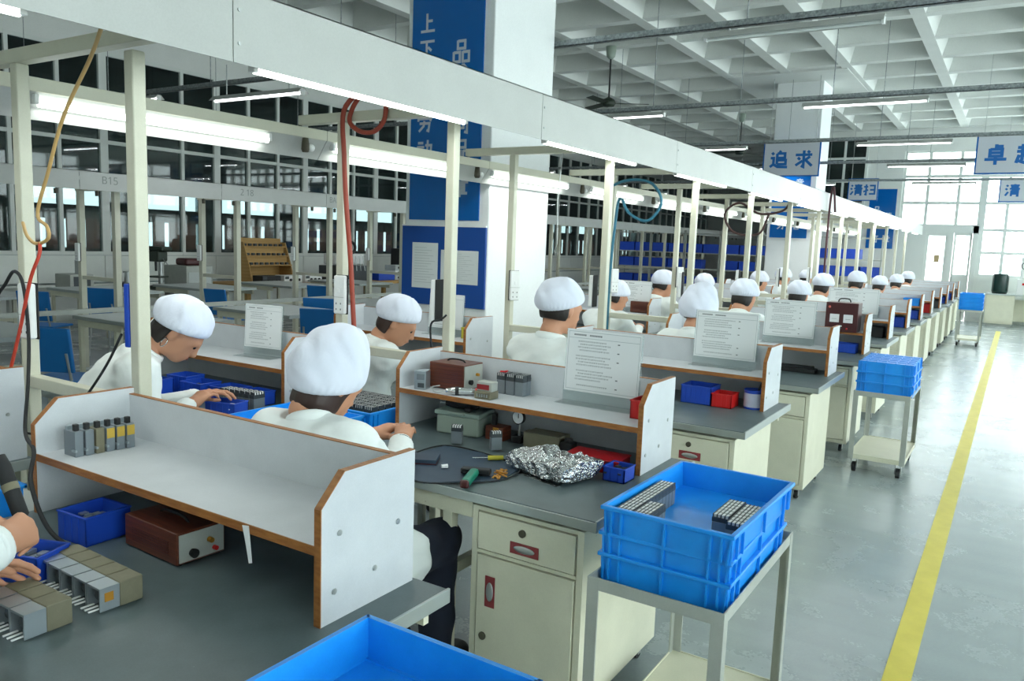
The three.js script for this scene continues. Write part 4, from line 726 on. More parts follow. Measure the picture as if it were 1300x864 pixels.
// right hand: wrist at origin, fingers to -z, palm down, thumb to -x
function handGeo(curl) {
  const fs = [cap(0, 0, 0.02, 0, 0, -0.01, 0.024, 0.026), cap(-0.014, -0.002, -0.01, -0.024, 0.0, -0.078, 0.018, 0.013), cap(0, 0, -0.01, -0.006, 0.003, -0.082, 0.018, 0.013), cap(0.006, 0, -0.01, 0.012, 0.001, -0.079, 0.018, 0.0125), cap(0.014, -0.002, -0.01, 0.028, -0.002, -0.072, 0.017, 0.0115)];
  const palm = blend(fs, 0.014), chains = [];
  const fin = [[-0.027, 0.0, -0.082, 0.042, 0.026, 0.021, 0.0092], [-0.008, 0.003, -0.087, 0.047, 0.029, 0.022, 0.0094], [0.011, 0.001, -0.083, 0.043, 0.027, 0.021, 0.009], [0.029, -0.003, -0.075, 0.034, 0.021, 0.018, 0.0078]];
  fin.forEach(([x, y, z, a, b, c, r], i) => { let t = curl * 0.7, px = x, py = y, pz = z; const segs = []; [a, b, c].forEach((L, q) => { const nx_ = px + (x * 0.04) * (q + 1), ny_ = py - Math.sin(t) * L, nz_ = pz - Math.cos(t) * L; segs.push(cap(px, py, pz, nx_, ny_, nz_, r - q * 0.0009, r - (q + 1) * 0.0009)); px = nx_; py = ny_; pz = nz_; t += curl * (0.9 + i * 0.04); }); chains.push(blend(segs, 0.003)); });
  chains.push(blend([cap(-0.018, -0.006, -0.012, -0.045, -0.016, -0.045, 0.016, 0.0115), cap(-0.045, -0.016, -0.045, -0.046 + curl * 0.012, -0.03, -0.075, 0.011, 0.0095), cap(-0.046 + curl * 0.012, -0.03, -0.075, -0.038 + curl * 0.014, -0.037, -0.098, 0.0095, 0.008)], 0.004));
  return surfaceNet((x, y, z) => { let d = palm(x, y, z); for (const c of chains) d = smin(d, c(x, y, z), 0.007); return d; }, [-0.075, -0.13, -0.2], [0.06, 0.05, 0.05], 0.0042);
}
const handRelaxed = handGeo(0.45), handGrip = handGeo(1.05);
const capGeo = (style) => surfaceNet((() => {
  const tall = style === 'tall', crown = tall ? blend([ell(0, 0.06, 0.034, 0.113, 0.135, 0.124), ell(0, 0.0, 0.05, 0.112, 0.095, 0.112)], 0.06) : blend([ell(0, 0.062, 0.026, 0.109, 0.094, 0.124), ell(0, 0.02, 0.03, 0.104, 0.08, 0.112)], 0.05);
  const tilt = tall ? 0.55 : 0.42, dy = tall ? -0.026 : 0.012;
  return (x, y, z) => {
    let d = crown(x, y, z); const line = dy - (z - 0.02) * tilt, u = y - line;
    if (Math.abs(d) < 0.07) {
      const a = Math.atan2(x, z - 0.02), up = Math.min(1, Math.max(0, u * 14));
      d += up * (0.009 * n3(x * 8 + 5, y * 7 + 2, z * 8) + 0.0065 * n3(a * 1.6 + 9, y * 24 + a * 2, z * 6) + 0.0014 * n3(x * 30, y * 20, z * 30));
      d += 0.002 * Math.sin(a * 34 + 3 * n3(a * 3, 1, 2)) * Math.max(0, 1 - Math.abs(u - 0.02) / 0.03);
      if (u < 0.02) d += (0.02 - u) * 0.22;
    }
    return -smin(-d, u, 0.006);
  };
})(), [-0.16, -0.14, -0.16], [0.16, 0.24, 0.21], 0.0066);
const CAPS = { tall: capGeo('tall'), low: capGeo('low') };
const hairGeo = (low, front) => surfaceNet((() => {
  const o = ell(0, 0.022, 0.022, 0.09, 0.104, 0.1), lowr = ell(0, low + 0.035, 0.035, 0.085, 0.07, 0.075), face = ell(0, -0.05, -0.075 - front * 0.03, 0.075 - front * 0.02, 0.095, 0.09);
  return (x, y, z) => { let d = smin(o(x, y, z), lowr(x, y, z), 0.04); d += 0.003 * n3(x * 60, y * 12, z * 60); d = Math.max(d, low - y + Math.max(0, -z) * 0.1); if (front < 0.5) d = Math.max(d, -Math.max(z - 0.03, y - 0.03)); return -smin(-d, face(x, y, z), 0.012); };
})(), [-0.13, -0.2, -0.13], [0.13, 0.15, 0.16], 0.0075);
const HAIR = { short: hairGeo(-0.06, 0), nape: hairGeo(-0.085, 0.2), bob: hairGeo(-0.115, 1) };
function frameQ(yaw, pitch, roll) { return new THREE.Quaternion().setFromEuler(new THREE.Euler(pitch, yaw, roll, 'YXZ')); }
function ik(S, W, l1, l2, pole) {
  const d = W.clone().sub(S); let L = d.length(); const mx = (l1 + l2) * 0.995; if (L > mx) { d.multiplyScalar(mx / L); L = mx; W = S.clone().add(d); }
  const a = (l1 * l1 - l2 * l2 + L * L) / (2 * L), h = Math.sqrt(Math.max(0, l1 * l1 - a * a)), n = d.clone().normalize(), p = pole.clone().addScaledVector(n, -pole.dot(n)).normalize();
  return [S.clone().addScaledVector(n, a).addScaledVector(p, h), W];
}
// hip: world x,z of the seat; head: world centre; yaw of body and head (0 = facing -z, positive turns left)
function person(o) {
  const t = thing('person', o.label, 'person', [o.hip[0], 0, o.hip[1]], 0, o.group);
  const L = (p) => V(p[0] - o.hip[0], p[1], p[2] - o.hip[1]), yaw = o.yaw || 0, F = V(-Math.sin(yaw), 0, -Math.cos(yaw)), R = V(Math.cos(yaw), 0, -Math.sin(yaw)), U = V(0, 1, 0);
  const at = (r, u, f) => V(0, 0, 0).addScaledVector(R, r).addScaledVector(U, u).addScaledVector(F, f);
  const q = frameQ(o.hyaw ?? yaw, o.pitch ?? -0.35, o.roll || 0), head = L(o.head), hip = V(0, 0.57, 0);
  const neckTop = head.clone().add(V(0, -0.1, 0.045).applyQuaternion(q)), toHip = hip.clone().sub(neckTop).normalize();
  const neck = neckTop.clone().addScaledVector(toHip, 0.06).addScaledVector(F, -0.012), mid = hip.clone().lerp(neck, 0.5).addScaledVector(F, -0.035), chest = hip.clone().lerp(neck, 0.74).addScaledVector(F, -0.015);
  const sh = [-1, 1].map((s) => neck.clone().lerp(hip, 0.13).addScaledVector(R, s * (o.shoulder || 0.165)));
  const hands = o.hands.map(L), arm = [0, 1].map((i) => ik(sh[i], hands[i], 0.275, 0.255, at((i ? 1 : -1) * 0.5, -0.9, -0.25)));
  const seatY = 0.55, hipJ = [-1, 1].map((s) => at(s * 0.09, seatY, 0.02)), knee = [-1, 1].map((s) => at(s * 0.12, 0.53, 0.42)), ank = [-1, 1].map((s) => at(s * 0.12, 0.09, 0.4)), toe = [-1, 1].map((s) => at(s * 0.13, 0.045, 0.56));
  const c = (a, b, r0, r1) => cap(a.x, a.y, a.z, b.x, b.y, b.z, r0, r1), res = o.res || 1;
  const skin = blend([c(hip, mid, 0.12, 0.1), c(mid, chest, 0.1, 0.11), c(chest, neck, 0.1, 0.05), c(neck, neckTop, 0.052, 0.05), c(sh[0], sh[1], 0.055, 0.055), ...[0, 1].flatMap((i) => [c(sh[i], arm[i][0], 0.046, 0.037), c(arm[i][0], arm[i][1], 0.036, 0.024), c(hipJ[i], knee[i], 0.08, 0.055), c(knee[i], ank[i], 0.05, 0.035), c(ank[i], toe[i], 0.035, 0.03)])], 0.035);
  const all = [hip, mid, chest, neck, neckTop, ...sh, ...arm.flat(), ...knee, ...ank, ...toe, ...hipJ];
  const bb = (pts, m) => [[0, 1, 2].map((k) => Math.min(...pts.map((p) => p.getComponent(k))) - m), [0, 1, 2].map((k) => Math.max(...pts.map((p) => p.getComponent(k))) + m)];
  const geos = [surfaceNet(skin, ...bb(all, 0.16), 0.017 * res)];
  const mq = (g, quat, pos, mir) => { const h = g.clone(); if (mir) { h.scale(-1, 1, 1); const ix = h.index.array; for (let i = 0; i < ix.length; i += 3) { const w = ix[i]; ix[i] = ix[i + 1]; ix[i + 1] = w; } h.computeVertexNormals(); } h.applyQuaternion(quat); return h.translate(pos.x, pos.y, pos.z); };
  geos.push(mq(headGeo, q, head));
  [0, 1].forEach((i) => { // hands follow the forearm
    const f = arm[i][1].clone().sub(arm[i][0]).normalize(), side = V(0, 1, 0).cross(f).normalize().negate(), up = side.clone().cross(f); const m = new THREE.Matrix4().makeBasis(side, up, f.clone().negate());
    let hq = new THREE.Quaternion().setFromRotationMatrix(m); if (o.handRoll) hq.multiply(new THREE.Quaternion().setFromAxisAngle(V(0, 0, 1), (i ? 1 : -1) * o.handRoll));
    geos.push(mq(o.grip === i ? handGrip : handRelaxed, hq, arm[i][1].clone().addScaledVector(f, 0.015), i === 0));
  });
  const body = part('body', geos, MT.skin, t);
  for (const s of [-1, 1]) part('eye', new THREE.SphereGeometry(0.0105, 10, 8).translate(s * 0.031, 0.0, -0.083).applyQuaternion(q).translate(head.x, head.y, head.z), MT.eye, body);
  part('mouth', ell2(0.02, 0.004, 0.004).translate(0, -0.066, -0.1015).applyQuaternion(q).translate(head.x, head.y, head.z), MT.lips, body);
  // coat
  const wr = (x, y, z, d) => (Math.abs(d) < 0.05 ? d + 0.011 * n3(x * 10 + 3, y * 16, z * 10) + 0.006 * n3(x * 22, y * 32 + 9, z * 22) : d);
  const cu = [0, 1].map((i) => arm[i][0].clone().lerp(arm[i][1], 0.93));
  const torso = blend([c(hip.clone().add(V(0, -0.07, 0)).addScaledVector(R, -0.07), hip.clone().add(V(0, -0.07, 0)).addScaledVector(R, 0.07), 0.135, 0.135), c(hip, mid, 0.15, 0.138), c(mid.clone().addScaledVector(R, -0.05), chest.clone().addScaledVector(R, -0.07), 0.115, 0.115), c(mid.clone().addScaledVector(R, 0.05), chest.clone().addScaledVector(R, 0.07), 0.115, 0.115), c(chest, neck.clone().lerp(chest, 0.25), 0.115, 0.075), c(sh[0], sh[1], 0.078, 0.078), c(hipJ[0], hipJ[0].clone().lerp(knee[0], 0.45), 0.11, 0.1), c(hipJ[1], hipJ[1].clone().lerp(knee[1], 0.45), 0.11, 0.1)], 0.07);
  const slv = [0, 1].map((i) => blend([c(sh[i], arm[i][0], 0.075, 0.06), c(arm[i][0], cu[i], 0.06, 0.044)], 0.03));
  const nkd = neckTop.clone().sub(neck).normalize();
  const coat = (x, y, z) => { let d = torso(x, y, z); d = smin(d, slv[0](x, y, z), 0.045); d = smin(d, slv[1](x, y, z), 0.045); d = wr(x, y, z, d); const h = (x - neck.x) * nkd.x + (y - neck.y) * nkd.y + (z - neck.z) * nkd.z; const rad = Math.hypot(x - neck.x - nkd.x * h, y - neck.y - nkd.y * h, z - neck.z - nkd.z * h); if (rad < 0.088 && h > 0) d = Math.max(d, h - 0.022); return d; };
  const ct = part('coat', surfaceNet(coat, ...bb([hip, mid, chest, neck, ...sh, ...arm.map((a) => a[0]), ...cu, ...hipJ, hipJ[0].clone().lerp(knee[0], 0.5), hipJ[1].clone().lerp(knee[1], 0.5), hip.clone().add(V(0, -0.08, 0))], 0.19), 0.0125 * res), MT.coat, t);
  const col = new THREE.TorusGeometry(0.066, 0.013, 8, 28).rotateX(Math.PI / 2).scale(1, 1.6, 1); col.applyQuaternion(new THREE.Quaternion().setFromUnitVectors(V(0, 1, 0), nkd)); part('collar', col.translate(neck.x + nkd.x * 0.012, neck.y + nkd.y * 0.012, neck.z + nkd.z * 0.012), MT.coat, ct);
  part('cuff', [0, 1].map((i) => { const f = arm[i][1].clone().sub(arm[i][0]).normalize(); const g = new THREE.TorusGeometry(0.039, 0.0065, 8, 22); g.applyQuaternion(new THREE.Quaternion().setFromUnitVectors(V(0, 0, 1), f)); return g.translate(cu[i].x, cu[i].y, cu[i].z); }), o.cuffMat || MT.coat, ct);
  const tr = blend([c(hip.clone().add(V(0, -0.03, 0)), hip.clone().add(V(0, -0.05, 0)), 0.13, 0.13), ...[0, 1].flatMap((i) => [c(hipJ[i], knee[i], 0.095, 0.075), c(knee[i], ank[i], 0.074, 0.062)])], 0.03);
  part('trousers', surfaceNet((x, y, z) => wr(x, y, z, Math.max(tr(x, y, z), 0.1 - y)), ...bb([hip, ...hipJ, ...knee, ...ank], 0.17), 0.017 * res), MT.trousers, t);
  part('shoes', [0, 1].map((i) => { const d = toe[i].clone().sub(ank[i]).setY(0).normalize(), g = new RoundedBoxGeometry(0.09, 0.085, 0.25, 3, 0.036).rotateY(Math.atan2(d.x, d.z)); const p = ank[i].clone().addScaledVector(d, 0.07); return g.translate(p.x, 0.0445, p.z); }), MT.shoe, t);
  const place = (g) => g.clone().applyQuaternion(q).translate(head.x, head.y, head.z);
  part('hair', place(HAIR[o.hair || 'short']), o.hairMat || MT.hair, t); part('cap', place(CAPS[o.cap || 'low']), MT.cap, t);
  if (o.extra) o.extra(t, q, head);
  return t;
}
function ell2(a, b, c) { return new THREE.SphereGeometry(1, 12, 8).scale(a, b, c); }
const stoolP = (() => {
  let p; return (x, z, label, group, mat = MT.chairBlue) => {
    if (p && group) return dup(p, [x, 0, z], 0, label, 'stool', group);
    const t = thing('stool', label, 'stool', [x, 0, z], 0, group);
    part('seat', lathe([[0, 0.4], [0.15, 0.4], [0.165, 0.408], [0.17, 0.42], [0.155, 0.427], [0, 0.424]], 26), mat, t);
    for (const sx of [-1, 1]) for (const sz of [-1, 1]) part('leg', rod(V(sx * 0.09, 0.4, sz * 0.09), V(sx * 0.15, 0, sz * 0.15), 0.011, 10), MT.steel, t);
    part('ring', new THREE.TorusGeometry(0.165, 0.007, 8, 30).rotateX(Math.PI / 2).translate(0, 0.18, 0), MT.steel, t);
    if (!p) p = t; return t;
  };
})();
// nearest worker, from behind
person({ label: 'worker in tall white cap with a brown bob sitting at the second bench', hip: [-1.72, -1.74], head: [-1.885, 1.11, -1.87], yaw: 0.12, hyaw: -0.08, pitch: -0.5, roll: -0.1, cap: 'tall', hair: 'bob', hairMat: MT.hairBrown, hands: [[-2.02, 0.84, -2.2], [-1.86, 0.845, -2.2]], cuffMat: MT.sweater });
stoolP(-1.72, -1.74, 'blue-seated stool under the worker at the second bench');
// worker with the hoop earring
person({ label: 'worker with a gold hoop earring bending over the left bench beside the near post', hip: [-3.33, -1.78], head: [-3.06, 1.15, -2.12], yaw: -0.5, hyaw: -0.7, pitch: -0.8, roll: -0.1, cap: 'low', hair: 'nape', hands: [[-3.18, 0.82, -2.28], [-3.03, 0.825, -2.14]], extra: (t, q, h) => part('earring', new THREE.TorusGeometry(0.021, 0.0022, 8, 28).rotateY(0.5).translate(0.083, -0.058, 0.018).applyQuaternion(q).translate(h.x, h.y, h.z), MT.chrome, t) });
stoolP(-3.33, -1.78, 'stool under the worker with the hoop earring');
// worker in profile beyond the dark red hose
person({ label: 'worker in profile with dark bangs, white coat, beyond the dark red hose', hip: [-3.08, -3.3], head: [-2.93, 1.115, -3.42], yaw: -0.55, hyaw: -0.95, pitch: -0.55, roll: -0.05, cap: 'low', hair: 'nape', hairMat: MT.hairBrown, hands: [[-2.95, 0.83, -3.85], [-2.98, 0.83, -3.75]] });
stoolP(-3.08, -3.3, 'stool under the worker in profile');
// man at the third bench
person({ label: 'worker with short black hair sitting behind the large instruction sheet', hip: [-1.93, -3.38], head: [-1.9, 1.27, -3.46], yaw: -0.1, hyaw: -0.35, pitch: -0.18, roll: 0, cap: 'low', hair: 'short', hands: [[-2.05, 0.84, -3.8], [-1.8, 0.84, -3.8]] });
stoolP(-1.93, -3.38, 'stool under the worker behind the large instruction sheet');
person({ label: 'worker in tall white cap seated behind the third riser instruction sheet', hip: [-1.7, -4.85], head: [-1.72, 1.18, -5.0], yaw: 0, hyaw: -0.2, pitch: -0.4, cap: 'tall', hair: 'short', hands: [[-1.9, 0.84, -5.35], [-1.6, 0.84, -5.35]], res: 1.2 });
// farther workers: two poses, copied
const far1 = person({ label: 'worker in white cap seated at the fifth right bench from the khaki relay blocks', hip: [-1.87, -6.4], head: [-1.885, 1.2, -6.56], yaw: 0.05, hyaw: -0.25, pitch: -0.42, cap: 'low', hair: 'nape', hands: [[-2.05, 0.84, -6.9], [-1.75, 0.84, -6.9]], res: 1.5, group: 'seated workers farther down the right row' });
const far2 = person({ label: 'worker in white cap of the left row, first beyond the white column', hip: [-3.03, -6.28], head: [-2.98, 1.13, -6.42], yaw: -0.2, hyaw: -0.5, pitch: -0.4, cap: 'low', hair: 'short', hands: [[-3.1, 0.84, -6.75], [-2.9, 0.84, -6.75]], res: 1.5, group: 'seated workers of the left row' });
for (const [x, z, a, s, i] of [[-1.76, -7.9, 0.05, 0.97], [-1.86, -9.4, -0.1, 1.0], [-1.72, -10.95, 0.1, 1.01], [-1.66, -12.45, 0, 0.95], [-1.6, -13.95, 0.1, 0.95], [-1.62, -15.5, 0, 0.97]].map((q, i) => [...q, i])) { const p = dup(far1, [x, 0, z], a, 'worker in white cap seated at the ' + ORD[i + 5] + ' right bench from the khaki relay blocks'); p.scale.set(s, s, s); stoolP(x, z, 'stool under a worker farther down the right row', 'stools down the right row'); }
for (const [x, z, a, s, i] of [[-3.18, -7.75, 0, 1.05], [-3.25, -9.3, 0.1, 1.0], [-3.02, -10.8, -0.1, 1.02], [-3.08, -12.38, 0, 1.04], [-3.06, -13.95, 0.1, 1.0]].map((q, i) => [...q, i])) { const p = dup(far2, [x, 0, z], a, 'worker in white cap of the left row, ' + ORD[i + 1] + ' beyond the white column'); p.scale.set(s, s, s); stoolP(x, z, 'stool under a worker of the left row', 'stools of the left row'); }
for (const [x, z, g] of [[-1.7, -4.85, 'stools down the right row'], [-1.87, -6.4, 'stools down the right row'], [-3.03, -6.28, 'stools of the left row']]) stoolP(x, z, g === 'stools of the left row' ? 'stool under a worker of the left row' : 'stool under a worker farther down the right row', g);
// worker whose hands reach in at the nearest bench, with an air tool
person({ label: 'worker whose bare hand and white sleeve reach over the nearest bench', hip: [-1.56, -0.16], head: [-1.6, 1.2, -0.34], yaw: 0.2, pitch: -0.5, cap: 'low', hair: 'short', hands: [[-1.82, 0.85, -0.75], [-1.705, 0.955, -0.83]], grip: 1, handRoll: -0.9 });
stoolP(-1.56, -0.16, 'stool under the worker at the nearest bench');

// ---------------------------------------------------------------- second line by the glazed partition
for (let k = 0; k < 21; k++) {
  const z = 0.6 - k * 1.66, t = thing('lamp_hood', k < 3 ? 'dull white hood band with pencilled marks on the idle second line' : 'dull white hood band of the idle second line', 'lamp hood', [-7.9, 1.95, z], 0, k < 3 ? 'marked hood bands of the idle line' : 'hood bands of the idle line');
  part('hood_panel', [span(-0.004, 0, 0, 0.185, -1.655, 0), span(-0.15, 0, 0.18, 0.185, -1.655, 0)], MT.hood, t);
  part('tube', cyl(0.014, 0.014, 1.2, -0.06, 0.02, -0.83, 10, 'z'), MT.tubeOff, t);
  for (const q of [-0.2, -1.45]) part('lamp_socket', [cyl(0.018, 0.02, 0.05, -0.05, -0.03, q, 12), cyl(0.004, 0.004, 0.03, -0.05, 0.0, q, 6)], MT.brownSocket, t);
}
{ // pencilled marks on the band
  const font = await new FontLoader().loadAsync('fonts/droid/droid_sans_regular.typeface.json');
  for (const [z, w] of [[-4.6, 'B15'], [-6.3, '2 18'], [-7.75, 'BAB']]) { const t = thing('band_mark', 'faint pencilled mark ' + w + ' on the hood band of the idle line', 'marking', [-7.8995, 2.02, z], Math.PI / 2); part('lettering', new TextGeometry(w, { font, size: 0.075, depth: 0.0008, curveSegments: 3 }), plain(0x858985, 0.7), t); }
}
const z2 = (n) => -3.34 - 1.555 * n;
for (let n = -1; n < 14; n++) {
  const z = z2(n), t = thing('post_frame', 'thin cream post frame of the idle second line', 'frame', [-8.15, 0, z], 0, 'post frames of the idle line');
  part('post', span(-0.03, 0.03, 0, 1.97, -0.03, 0.03), MT.post, t); part('post', span(-0.71, -0.65, 0, 1.97, -0.03, 0.03), MT.post, t); part('crossbar', span(-0.75, 0.2, 1.97, 2.02, -0.02, 0.02), MT.post, t); part('lower_rail', span(-0.65, -0.03, 1.0, 1.04, -0.02, 0.02), MT.post, t);
  if (n >= 0 && n < 6) strip([-8.83, 1.3, z + 0.034], 0, 'power strip on a post of the idle second line', 'power strips of the idle line');
}
for (let n = -1; n < 10; n++) {
  bench(-7.5, -6.28, z2(n) - 0.02, 'bare grey-topped bench of the idle second line', 'bare benches of the idle line', MT.lamGrey);
  if (n < 6) bench(-11.0, -9.72, z2(n) - 0.02, 'bare grey-topped bench near the glazed partition', 'bare benches near the partition', MT.lamGrey);
}
solo('side_rail', span(-0.02, 0.02, 0.755, 0.8, -14, 1), MT.paintGrey, 'long grey rail along the benches of the idle line', 'rail', undefined, [-7.52, 0, -1.2]);
let chairP;
function chair(x, z, turn, label, group) {
  if (chairP) { const c = dup(chairP, [x, 0, z], turn, label, 'chair'); c.userData.group = group; return c; }
  const t = chairP = thing('plastic_chair', label, 'chair', [x, 0, z], turn, group);
  part('seat', box(0.4, 0.025, 0.38, 0, 0.44, 0, 0.012), MT.chairBlue, t);
  const g = new RoundedBoxGeometry(0.38, 0.34, 0.022, 3, 0.01), p = g.attributes.position; for (let i = 0; i < p.count; i++) p.setZ(i, p.getZ(i) + 0.04 - 1.1 * p.getX(i) * p.getX(i)); g.computeVertexNormals(); g.rotateX(0.16).translate(0, 0.68, 0.2); part('backrest', g, MT.chairBlue, t);
  for (const s of [-1, 1]) { part('back_support', rod(V(s * 0.16, 0.43, 0.17), V(s * 0.15, 0.66, 0.215), 0.011), MT.steel, t); part('leg', rod(V(s * 0.17, 0.43, -0.15), V(s * 0.19, 0, -0.18), 0.011), MT.steel, t); part('leg', rod(V(s * 0.17, 0.43, 0.16), V(s * 0.19, 0, 0.2), 0.011), MT.steel, t); }
  return t;
}
chair(-6.05, -3.2, 0.5, 'blue plastic chair beside the near bare bench, left of the worker with the hoop earring');
chair(-9.35, -4.75, 0.5, 'blue plastic chair by the partition, beside the grey grinder'); chair(-9.45, -5.6, 0.4, 'blue plastic chair by the partition, second from the grey grinder');
chair(-6.03, -5.85, 0.55, 'blue plastic chair behind the tall-capped worker, at the bare bench'); chair(-8.6, -8.4, 0.2, 'blue plastic chair half hidden among the bare benches', 'half hidden blue chairs'); chair(-8.7, -6.7, 0.2, 'blue plastic chair half hidden among the bare benches', 'half hidden blue chairs'); chair(-7.0, -6.8, 0.5, 'blue plastic chair half hidden among the bare benches', 'half hidden blue chairs');
// workshop things along the partition
function table(x, z, w, d, h, label, mat = MT.ply, group) {
  const t = thing('work_table', label, 'table', [x, 0, z], 0, group); part('tabletop', box(w, 0.06, d, 0, h - 0.03, 0, 0.004), mat, t);
  for (const sx of [-1, 1]) for (const sz of [-1, 1]) part('leg', box(0.08, h - 0.06, 0.08, sx * (w / 2 - 0.06), (h - 0.06) / 2, sz * (d / 2 - 0.06), 0.004), mat, t); part('stretcher', box(0.05, 0.06, d - 0.2, w / 2 - 0.06, 0.2, 0), mat, t);
}
table(-11.6, -11.0, 1.2, 4.2, 0.68, 'long plywood table under the wooden display rack'); table(-11.9, -6.6, 1.0, 2.6, 0.64, 'grey-topped table under the drill press', MT.paintGrey); table(-11.6, -14.9, 1.1, 2.8, 0.68, 'plywood table under the drawer towers');
{
  const d = thing('drill_press', 'dark green bench drill press on the grey table by the partition', 'drill press', [-11.4, 0.64, -7.5], 0.2);
  part('base', box(0.4, 0.05, 0.26, 0, 0.025, 0, 0.01), MT.machineGreen, d); part('column', cyl(0.035, 0.035, 0.5, 0.02, 0.3, -0.05, 16), MT.steel, d); part('head', box(0.34, 0.17, 0.2, 0, 0.52, 0.04, 0.03), MT.machineGreen, d); part('belt_cover', box(0.44, 0.07, 0.22, 0, 0.635, 0.0, 0.025), MT.machineGreen, d); part('spindle', cyl(0.018, 0.022, 0.16, 0.06, 0.37, 0.08, 12), MT.black, d); part('feed_lever', rod(V(0.18, 0.48, 0.06), V(0.32, 0.4, 0.1), 0.008), MT.steel, d); part('work_plate', box(0.22, 0.025, 0.2, 0.06, 0.2, 0.04), MT.machineGreen, d);
  const g = thing('grinder', 'grey box grinder with an upright motor on the table by the partition', 'grinder', [-11.4, 0.64, -6.2]); part('housing', box(0.4, 0.26, 0.34, 0, 0.13, 0, 0.01), MT.paintGrey, g); part('motor', cyl(0.075, 0.075, 0.2, 0.06, 0.36, -0.06, 18), MT.steel, g); part('dark_door', box(0.004, 0.2, 0.24, 0.202, 0.13, 0), MT.relayDark, g);
  const v = thing('valve_stand', 'small steel valve fixture near the grey grinder', 'fixture', [-11.3, 0.64, -6.95]); part('base', box(0.2, 0.12, 0.2, 0, 0.06, 0, 0.01), MT.relayDark, v); part('plunger', cyl(0.05, 0.05, 0.16, 0, 0.2, 0, 14), MT.steel, v); part('plate', cyl(0.07, 0.07, 0.02, 0, 0.28, 0, 14), MT.steel, v);
  const b = thing('storage_box', 'dull grey metal cabinet box right of the drill press', 'cabinet', [-11.6, 0.64, -8.2].map((q, i) => (i === 1 ? 0 : q))); part('body', box(0.6, 1.0, 0.5, 0, 0.5, 0, 0.01), MT.paintGrey, b); part('door', box(0.008, 0.8, 0.42, 0.302, 0.5, 0), MT.lamGrey, b); part('things_on_top', box(0.3, 0.12, 0.3, 0, 1.06, 0, 0.04), MT.maroon, b).name = 'lid_box';
  const r = thing('display_rack', 'wooden three-tier rack of small test sockets on the plywood table', 'rack', [-11.95, 0.68, -10.1]);
  part('side', prism([[-0.2, 0], [0.22, 0], [0.14, 0.3], [-0.02, 0.72], [-0.2, 0.72]], 0.02).translate(0, 0, -0.5), MT.ply, r); part('side', prism([[-0.2, 0], [0.22, 0], [0.14, 0.3], [-0.02, 0.72], [-0.2, 0.72]], 0.02).translate(0, 0, 0.48), MT.ply, r); part('back_board', box(0.02, 0.74, 0.98, -0.19, 0.37, 0), MT.ply, r);
  for (let k = 0; k < 3; k++) { const s = part('tier', box(0.16, 0.018, 0.96, 0.1 - k * 0.09, 0.3 + k * 0.17, 0), MT.ply, r); part('tier_back', box(0.01, 0.15, 0.96, 0.03 - k * 0.09, 0.38 + k * 0.17, 0), MT.ply, r); for (let q = 0; q < 8; q++) part('test_socket', box(0.05, 0.045, 0.055, 0.1 - k * 0.09, 0.33 + k * 0.17, -0.42 + q * 0.12, 0.006), MT.relayDark, s); }
  for (let k = 0; k < 3; k++) { const m = thing('test_meter', k ? 'pale bench test meter with round knobs before the wooden rack' : 'dark bench test meter before the wooden rack', 'meter', [-11.35, 0.68, -9.62 - k * 0.5], 0, k ? 'pale bench meters' : undefined); part('case', box(0.26, 0.14, 0.42, 0, 0.07, 0, 0.006), k ? MT.strip : MT.black, m); for (const q of [-0.13, -0.03, 0.07]) part('knob', cyl(0.026, 0.022, 0.02, 0.14, 0.06, q, 14, 'x'), MT.rubber, m); part('display', box(0.003, 0.05, 0.09, 0.131, 0.1, 0.15), MT.relayDark, m); }
  const mc = thing('winding_machine', 'pale coil winding machine with a reel on the plywood table', 'machine', [-11.5, 0.68, -11.7]); part('bed', box(0.5, 0.3, 0.9, 0, 0.15, 0, 0.01), MT.relayDark, mc); part('head_stock', box(0.36, 0.22, 0.8, 0, 0.43, 0, 0.03), MT.strip, mc); part('reel', new THREE.TorusGeometry(0.11, 0.03, 10, 24).rotateY(Math.PI / 2).translate(0.1, 0.66, -0.1), MT.black, mc); part('arm', rod(V(0.15, 0.5, 0.3), V(0.3, 0.3, 0.42), 0.02), MT.steel, mc); part('guide_rods', [0, 1, 2].map((k) => rod(V(0.22, 0.5, -0.3 + k * 0.1), V(0.26, 0.2, -0.34 + k * 0.12), 0.008)), MT.steel, mc);
  bin([-11.3, 0.68, -12.6], 0.3, 0.5, 0.16, MT.blueBin, 'blue crate on the plywood table beside the winding machine');
  const tw = thing('drawer_tower', 'black parts drawer tower on the table by the partition', 'drawer tower', [-11.5, 0.68, -14.2]); part('frame', box(0.4, 0.72, 0.62, 0, 0.36, 0, 0.006), MT.black, tw); for (let k = 0; k < 7; k++) part('drawer', box(0.01, 0.08, 0.56, 0.204, 0.07 + k * 0.095, 0, 0.003), MT.relayDark, tw);
  const tq = thing('drawer_tower', 'drawer tower with pale drawer lips beside the black one', 'drawer tower', [-11.5, 0.68, -14.95]); part('frame', box(0.4, 0.6, 0.62, 0, 0.3, 0, 0.006), MT.paintGrey, tq); for (let k = 0; k < 6; k++) { const q = part('drawer', box(0.01, 0.08, 0.58, 0.204, 0.06 + k * 0.095, 0, 0.003), MT.relayDark, tq); part('drawer_lip', box(0.014, 0.02, 0.58, 0.21, 0.09 + k * 0.095, 0), MT.strip, q); }
  const tb = thing('black_cabinet', 'tall black instrument left of the drawer towers', 'instrument', [-11.5, 0.68, -13.45]); part('case', box(0.35, 0.66, 0.28, 0, 0.33, 0, 0.01), MT.black, tb); part('panel', box(0.004, 0.2, 0.2, 0.177, 0.45, 0), MT.relayDark, tb);
